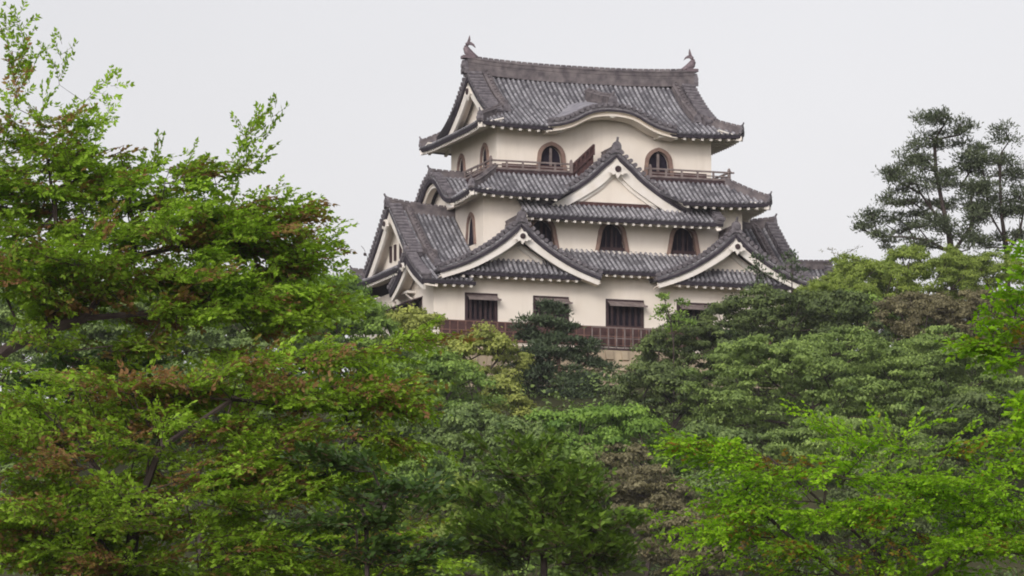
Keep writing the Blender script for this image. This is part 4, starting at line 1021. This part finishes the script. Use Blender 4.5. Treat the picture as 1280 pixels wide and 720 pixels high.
def near_tree(name, d, blobs, trunk, limbs, sp, label, cat='tree', seed=1, spray=None, density=.004, leaf=.088, wd=.55, r0=.0042, depth=1.0, upward=.25, bark='bark', brown=.0, tone_sd=.15, spikes=(), group=None, rmax=.22, aim=None, tilt=.35, tone_mean=.56, pad=.55, nspray=6, sstep=.34):
    rng = np.random.default_rng(seed); m = d/FPX; g0 = at(*trunk[0], d); org = np.array([g0[0], d, float(hgt(g0[0], d))])
    e = empty(name, org); tag(e, label, cat, group)
    kinds = [make_spray(rng, leaf=leaf, **(spray or {})) for _ in range(8)]
    B = []; D = []; F_ = []
    tx = (at(*trunk[-1], d)-org)[0]
    for b in blobs:
        px, py, rx, rz = b[:4]; dy = (b[4] if len(b) > 4 else 0); k = max(2, int(math.pi*rx*rz*m*m*density/(pad*pad)*(b[5] if len(b) > 5 else 1)))
        u = unit(rng.normal(size=(k, 3)))*rng.random((k, 1))**.42
        c = at(px, py, d+dy)-org; pc = c+u*np.array([rx*m, rx*m*depth, rz*m])
        for j in range(k):
            out = np.array([pc[j, 0]-tx, (pc[j, 1])*.8, 0.])+rng.normal(size=3)*np.array([.5, .5, 0])+(np.array([aim[0], aim[1], 0]) if aim else 0)
            out = unit(out); q = nspray+int(rng.integers(-1, 2)); ang = rng.normal(size=q)*.75; tl = upward+rng.normal()*.18
            dirs = np.stack([out[0]*np.cos(ang)-out[1]*np.sin(ang), out[0]*np.sin(ang)+out[1]*np.cos(ang), tl+rng.normal(size=q)*.10], 1)
            pb_ = pc[j]+(rng.random((q, 1))*2-1)*pad*.5*out+rng.normal(size=(q, 3))*np.array([pad*.3, pad*.3, pad*.06])
            B.append(pb_); D.append(unit(dirs)); F_.append(np.full(q, rng.normal(0, .07)) if rng.random() > brown else np.full(q, -.42))
    for (a, b2) in spikes:          # single sprays reaching out of the crown, from one pixel to another
        p, q = at(*a, d)-org, at(*b2, d)-org; n_ = max(1, int(np.linalg.norm(q-p)/sstep))
        for i in range(n_):
            B.append((p+(q-p)*i/n_)[None]); D.append(unit((q-p)+rng.normal(size=3)*.30*np.linalg.norm(q-p))[None]); F_.append(np.zeros(1))
    B = np.concatenate(B); D = np.concatenate(D); Fb = np.concatenate(F_); k = len(B)
    up = np.array([0, 0, 1.])+rng.normal(size=(k, 3))*tilt; Yx = unit(np.cross(up, D)); Zx = np.cross(D, Yx); Rm = np.stack([D, Yx, Zx], -1)
    kind = rng.integers(0, 8, k); sc = rng.uniform(.75, 1.25, k); Vs = []; Ts = []; segs = []
    for j in range(8):
        idx = np.where(kind == j)[0]
        if not len(idx): continue
        P, T, N, S, sg = kinds[j]; n_ = len(P)
        p = (np.einsum('kab,nb->kna', Rm[idx], P)*sc[idx][:, None, None]+B[idx][:, None]).reshape(-1, 3)
        t = np.einsum('kab,nb->kna', Rm[idx], T).reshape(-1, 3); nn = np.einsum('kab,nb->kna', Rm[idx], N).reshape(-1, 3)
        s = np.tile(S, len(idx)); Vs.append(leaves(p, t, nn, s, s*wd))
        base = np.where(rng.random(len(idx)) < brown*1.6, .08, tone_mean)+Fb[idx]+rng.normal(0, .10, len(idx))
        Ts.append(np.clip(np.repeat(base, n_)+rng.normal(0, tone_sd, len(idx)*n_), 0, 1))
        for a, b2, r in sg:
            pa = Rm[idx]@a*sc[idx][:, None]+B[idx]; pb = Rm[idx]@b2*sc[idx][:, None]+B[idx]; segs.append((pa, pb, r))
    quads('crown', np.concatenate(Vs), LM[sp], e, np.concatenate(Ts))
    Q = []
    for pa, pb, r in segs:
        t = unit(pb-pa); a = unit(np.cross(t, np.array([.3, .2, 1.]))); b2 = np.cross(t, a)
        for kk in range(3):
            o0 = a*math.cos(kk*2.094)+b2*math.sin(kk*2.094); o1 = a*math.cos((kk+1)*2.094)+b2*math.sin((kk+1)*2.094)
            Q.append(np.stack([pa+o0*r, pa+o1*r, pb+o1*r*.8, pb+o0*r*.8], 1))
    quads('twigs', np.concatenate(Q), M['twig'], e)
    tp = [at(*p, d)-org for p in trunk]; tp[0] = np.array([0, 0, -.3]); par = [-1]+list(range(len(tp)-1))
    for lb in limbs:
        q = [at(p[0], p[1], d+(p[2] if len(p) > 2 else 0))-org for p in lb]; i = int(np.argmin([np.linalg.norm(np.array(x)-q[0]) for x in tp]))
        for p in q: tp.append(p); par.append(i); i = len(tp)-1
    A, par = skeleton(tp, par, B, seed=seed, step=.35, pathw=.12, bend=.08)
    tubes('trunk', A, par, r0, M[bark], e, .52, rmax=rmax)
    return e

near_tree('cherry_tree', 84, [(45, 235, 95, 75, 0), (160, 226, 92, 46, .3), (240, 260, 66, 42), (60, 330, 110, 70, -.4), (190, 310, 115, 60), (305, 300, 85, 45), (328, 322, 45, 28), (120, 385, 130, 28, .5, .8), (250, 375, 120, 34), (300, 388, 95, 32), (240, 400, 110, 30), (150, 440, 120, 20, .4, .7), (20, 165, 40, 28, 0, .4), (105, 175, 42, 22, 0, .45)],
  [(-70, 900), (-60, 600), (-40, 480), (10, 436), (60, 412), (105, 398)],
  [[(10, 436), (20, 400), (8, 372), (-10, 330)], [(105, 398), (145, 345), (170, 320), (235, 306)], [(170, 320), (165, 270), (160, 232), (150, 190)], [(60, 412), (90, 350), (70, 280), (60, 200)], [(105, 398), (200, 390), (280, 372), (360, 350)], [(235, 306), (300, 290), (350, 270)], [(235, 306), (270, 250), (300, 210)]],
  'cherry', 'large leafy cherry tree with fresh green and reddish sprays filling the upper left', seed=21, sstep=.42, density=2.4, brown=.08, upward=.22, tilt=.4,
  spikes=[((20, 130), (8, 30)), ((25, 110), (36, 25)), ((10, 170), (50, 70)), ((50, 150), (98, 62)), ((80, 170), (130, 85)), ((120, 170), (165, 120)), ((190, 210), (200, 145)), ((230, 230), (238, 165)), ((270, 230), (330, 140)), ((290, 235), (348, 150)), ((290, 260), (345, 175)), ((340, 290), (385, 258)), ((360, 315), (404, 294)), ((385, 345), (428, 336))])
near_tree('cherry_tree', 68, [(50, 520, 105, 60), (170, 500, 90, 50, .4), (290, 505, 110, 50), (400, 490, 80, 45), (455, 520, 55, 45), (90, 610, 130, 70), (230, 600, 130, 70), (370, 600, 110, 70), (60, 690, 120, 60), (220, 690, 140, 60), (360, 690, 110, 55), (470, 690, 50, 50), (455, 440, 40, 30, 0, .5), (350, 440, 60, 30, 0, .5)],
  [(150, 1200), (150, 900), (155, 760), (170, 640), (200, 560)],
  [[(170, 640), (100, 560), (40, 500)], [(200, 560), (290, 500), (380, 460)], [(170, 640), (300, 600), (430, 560)], [(155, 760), (60, 690), (-20, 640)], [(155, 760), (320, 690), (460, 670)]],
  'cherry', 'bushy green and rust coloured tree filling the lower left corner', seed=22, density=2.2, brown=.11, upward=.15, tilt=.4, leaf=.074, pad=.5)
near_tree('evergreen_bush', 63, [(452, 585, 46, 32), (492, 635, 42, 36), (445, 650, 46, 36), (480, 700, 60, 40)],
  [(460, 1150), (460, 800), (458, 650)], [], 'shade', 'dark glossy evergreen bush beside the rust coloured tree', cat='bush', seed=23, density=2, leaf=.11, wd=.45, spray=dict(L=.34, side=3, gap=.055), upward=.5, pad=.4)
near_tree('evergreen_bush', 88, [(120, 490, 62, 55), (75, 520, 45, 50), (160, 530, 50, 45)], [(110, 1100), (112, 760), (115, 540)], [], 'shade', 'dark evergreen in the shade between the two leafy trees at left', cat='bush', seed=25, density=2, leaf=.12, wd=.45, spray=dict(L=.4, side=3, gap=.06), upward=.5, pad=.4)
near_tree('broadleaf_bush', 92, [(675, 610, 60, 38), (640, 645, 62, 42), (715, 650, 60, 45), (680, 690, 95, 50), (610, 695, 55, 40), (755, 700, 45, 38), (672, 585, 36, 22, 0, .7)],
  [(680, 1050), (680, 800), (680, 680)], [], 'glossy', 'dark green broadleaved tree rising at the bottom centre', seed=24, density=1.9, leaf=.15, wd=.42, spray=dict(L=.4, side=3, gap=.07, droop=.02), upward=.8, tone_sd=.2, pad=.45)
near_tree('maple_tree', 72, [(950, 582, 60, 22, 0, .7), (1010, 582, 55, 22, 0, .7), (1080, 600, 75, 26, 0, .7), (1165, 610, 60, 22, 0, .6), (1250, 590, 50, 34, 0, .8), (960, 625, 80, 28), (1060, 640, 110, 38), (1180, 645, 110, 40), (1260, 650, 50, 50), (930, 680, 60, 30), (1040, 695, 110, 36), (1180, 700, 120, 36), (900, 560, 34, 14, 0, .6)],
  [(1120, 1200), (1118, 900), (1110, 760), (1095, 690)],
  [[(1110, 760), (1010, 690), (930, 620)], [(1095, 690), (1030, 630), (960, 570)], [(1095, 690), (1150, 620), (1190, 560)], [(1110, 760), (1200, 690), (1270, 600)]],
  'maple', 'vivid lime green maple with layered feathery sprays at the lower right', seed=31, sstep=.13, density=2.0, leaf=.068, brown=.06, upward=.05, tilt=.25, aim=(-.25, -.3), tone_mean=.6, spray=dict(droop=.3),
  spikes=[((940, 590), (868, 552)), ((970, 580), (918, 548)), ((1075, 575), (1035, 532)), ((1105, 580), (1065, 545)), ((1110, 580), (1140, 535)), ((1160, 570), (1100, 545)), ((1180, 570), (1230, 540)), ((1220, 575), (1265, 545)), ((1150, 580), (1200, 548))])
near_tree('maple_tree', 64, [(1275, 440, 16, 34), (1258, 432, 14, 10), (1285, 390, 12, 36), (1290, 500, 20, 50), (1300, 340, 14, 40)],
  [(1420, 1200), (1400, 800), (1360, 560), (1320, 460)], [[(1320, 460), (1290, 400), (1285, 350)]], 'maple', 'lime green maple branches hanging in at the right edge', seed=33, density=1.5, leaf=.085, brown=.05, upward=.1, spray=dict(droop=.3, L=.42, side=4), pad=.32, aim=(-.5, -.2), tone_mean=.5,
  spikes=[((1260, 450), (1207, 430)), ((1268, 400), (1240, 365))])

# ---- a bird gliding left of the keep
c = at(456, 318, 240); mb = MB()
P = [(0, -.20, 0), (0, -.14, .005), (0, -.04, .01), (0, .08, .0), (0, .17, -.005), (0, .21, -.005)]
mb.tube(P, [(.014, .014), (.05, .05), (.075, .075), (.065, .065), (.045, .045), (.01, .01)], 8)
for sg in (1, -1):
    mb.band([(0, -.06, .02), (sg*.13, -.09, .06), (sg*.26, -.03, .045), (sg*.40, .05, -.01)], [(0, .12, .02), (sg*.13, .12, .06), (sg*.26, .13, .045), (sg*.405, .10, -.01)], (0, 0, .010))
mb.prism([(-.02, .0), (.02, .0), (.055, .14), (-.055, .14)], lambda a, b, d: (a, .16+b, d), -.004, .004)
M['bird'] = mat('dark_feathers', (.075, .06, .06), .8, .2, var=(.05, .04, .04), scale=20)
bd = mb.build('bird', M['bird']); bd.location = c; bd.rotation_euler = (rad(40), rad(60), rad(40)); tag(bd, 'small dark bird gliding in the sky left of the keep', 'bird')

# ---- thin damp air over the whole scene
hz = MB(); hz.box((-420, -60, -2), (420, 560, 72)); ho = hz.build('haze', []); tag(ho, 'thin pale haze in the air between the camera and the hill', 'haze', None, 'stuff')
hm = bpy.data.materials.new('haze_air'); hm.use_nodes = True; hn = hm.node_tree; hn.nodes.remove(hn.nodes['Principled BSDF'])
pv = hn.nodes.new('ShaderNodeVolumePrincipled'); pv.inputs['Color'].default_value = (.90, .88, .93, 1); pv.inputs['Density'].default_value = HAZE
hn.links.new(pv.outputs[0], hn.nodes['Material Output'].inputs['Volume']); ho.data.materials.append(hm)
